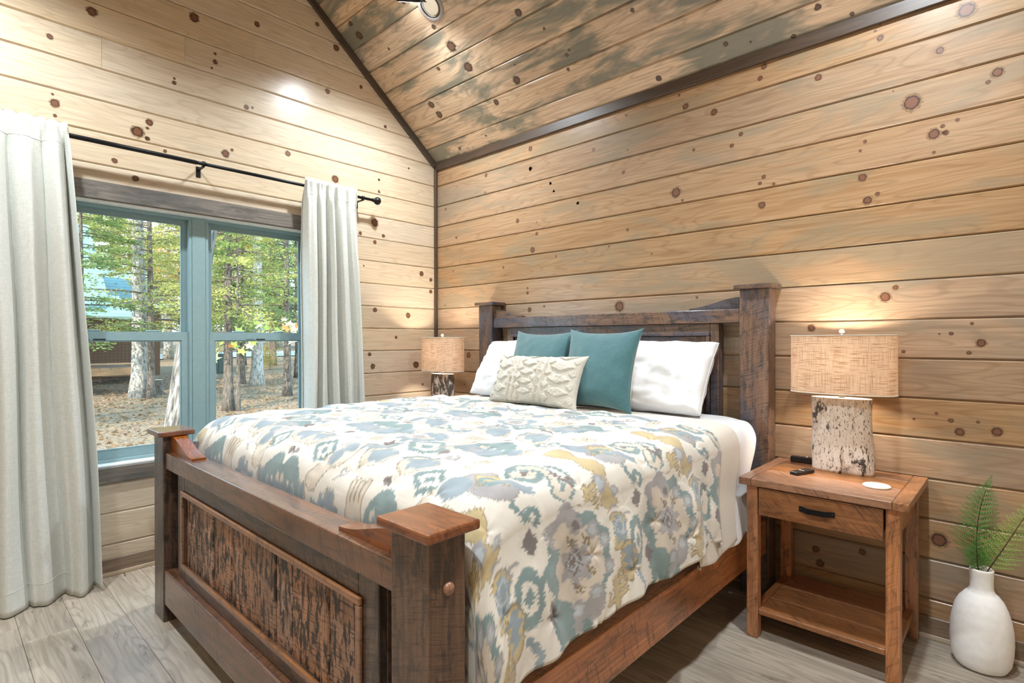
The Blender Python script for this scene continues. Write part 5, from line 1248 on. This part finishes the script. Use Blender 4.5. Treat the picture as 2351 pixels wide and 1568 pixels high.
for i in range(46):
    u = rm_.uniform(.25, 1)*4; j = min(int(u), 3); p = br[j].lerp(br[j+1], u-j)+Vector((rm_.gauss(0, .05), rm_.gauss(0, .06), rm_.gauss(-.02, .06)))
    o = bpy.data.objects.new('leaf', rm_.choice([lm[0], lm[0], lm[1], lm[1], lm[2]])); COL.objects.link(o); o.parent = mp; o.location = p; o.rotation_euler = (rm_.uniform(.6, 2.2), rm_.uniform(-.6, .6), rm_.uniform(-2.4, -.4)); o.scale = (rm_.uniform(.7, 1.3),)*3

# ------------------------------------------------------------------ neighbouring cabin
def shingle():
    t = NT('grey_green_shingles'); o = t.obj(); sp = t.n('ShaderNodeSeparateXYZ'); t.t.links.new(o, sp.inputs[0])
    f = t.math('FRACT', t.math('MULTIPLY', sp.outputs[2], 7.0)); c = t.mix(t.noise(t.vmath('MULTIPLY', o, (4, 4, 7)), 1, 3), srgb(100, 122, 116), srgb(128, 150, 142)); t.col(t.mix(t.step(f, .85, .98), c, srgb(70, 88, 86))); t.set(Roughness=.9); return t.m
sh_ = shingle(); lw_ = wood('cabin_timber', srgb(150, 116, 84), srgb(126, 94, 66), srgb(84, 60, 42), .7, None); lg = wood('cabin_log', srgb(120, 84, 58), srgb(98, 66, 46), srgb(62, 42, 30), .7, None)
cab = empty('cabin', (-21, 0, -.5), 'neighbouring timber cabin with steep green-grey shingle roof and railed deck', 'building')
def cpris(nm, poly, axis, a, b, mat, parent=cab):
    v, f = prism(poly, axis, a, b); return local_mesh(nm, v, f, mat, parent)
rf = cpris('roof', [(-20.3, 2.62), (-24, 6.0), (-27.7, 2.62), (-27.7, 2.47), (-24, 5.82), (-20.3, 2.47)], 'y', -7, 1.42, sh_)
cpris('wall', [(-20.9, -.2), (-20.9, 2.95), (-24, 5.75), (-27.1, 2.95), (-27.1, -.2)], 'y', -6.8, 1.25, lg)
cpris('porch_roof', [(-18.2, 2.12), (-20.5, 2.95), (-20.5, 2.83), (-18.2, 2.02)], 'y', -7, 1.72, sh_)
cpris('wing_roof', [(-23.2, 2.75), (-26.5, 4.5), (-29.8, 2.75), (-29.8, 2.6), (-26.5, 4.32), (-23.2, 2.6)], 'y', 1.42, 4.0, sh_)
cpris('wing_wall', [(-23.6, -.2), (-23.6, 2.75), (-26.5, 4.2), (-29.4, 2.75), (-29.4, -.2)], 'y', 1.25, 3.8, lg)
wv_ = bar('window', (-20.9, -.4, 1.2), (-20.84, .5, 2.2), lw_, 'y', .01, cab); bar('pane', (-20.84, -.3, 1.3), (-20.83, .4, 2.1), plain('cabin_glass', srgb(40, 52, 60), .1), 'y', 0, wv_)
for k in range(30): bar('deck_board', (-18.3-.0, -6.9+k*.295, .36), (-20.9, -6.9+k*.295+.285, .40), lw_, 'x', .004, cab)
bar('deck_beam', (-18.34, -6.9, .14), (-18.28, 1.92, .36), lw_, 'y', .005, cab)
for y in (-5.2, -3.4, -1.6, .1, 1.85):
    bar('deck_post', (-18.42, y-.07, -.7), (-18.28, y+.07, .14), lw_, 'z', .006, cab); rp = bar('railing_post', (-18.40, y-.05, .40), (-18.30, y+.05, 1.34), lw_, 'z', .006, cab)
    bar('porch_post', (-18.43, y-.08, .40), (-18.44-.14, y+.08, 2.05), lw_, 'z', .006, cab)
bar('railing_top', (-18.42, -6.9, 1.28), (-18.28, 1.92, 1.33), lw_, 'y', .005, cab); bar('railing_bottom', (-18.39, -6.9, .50), (-18.31, 1.92, .56), lw_, 'y', .005, cab)
wm = plain('black_wire', srgb(40, 38, 36), .5, .5)
for k in range(42): bar('wire', (-18.354, -2.6+k*.107, .56), (-18.346, -2.592+k*.107, 1.28), wm, 'z', 0, cab)
for k in range(6): bar('wire', (-18.354, -6.9, .66+k*.1), (-18.346, 1.92, .668+k*.1), wm, 'y', 0, cab)
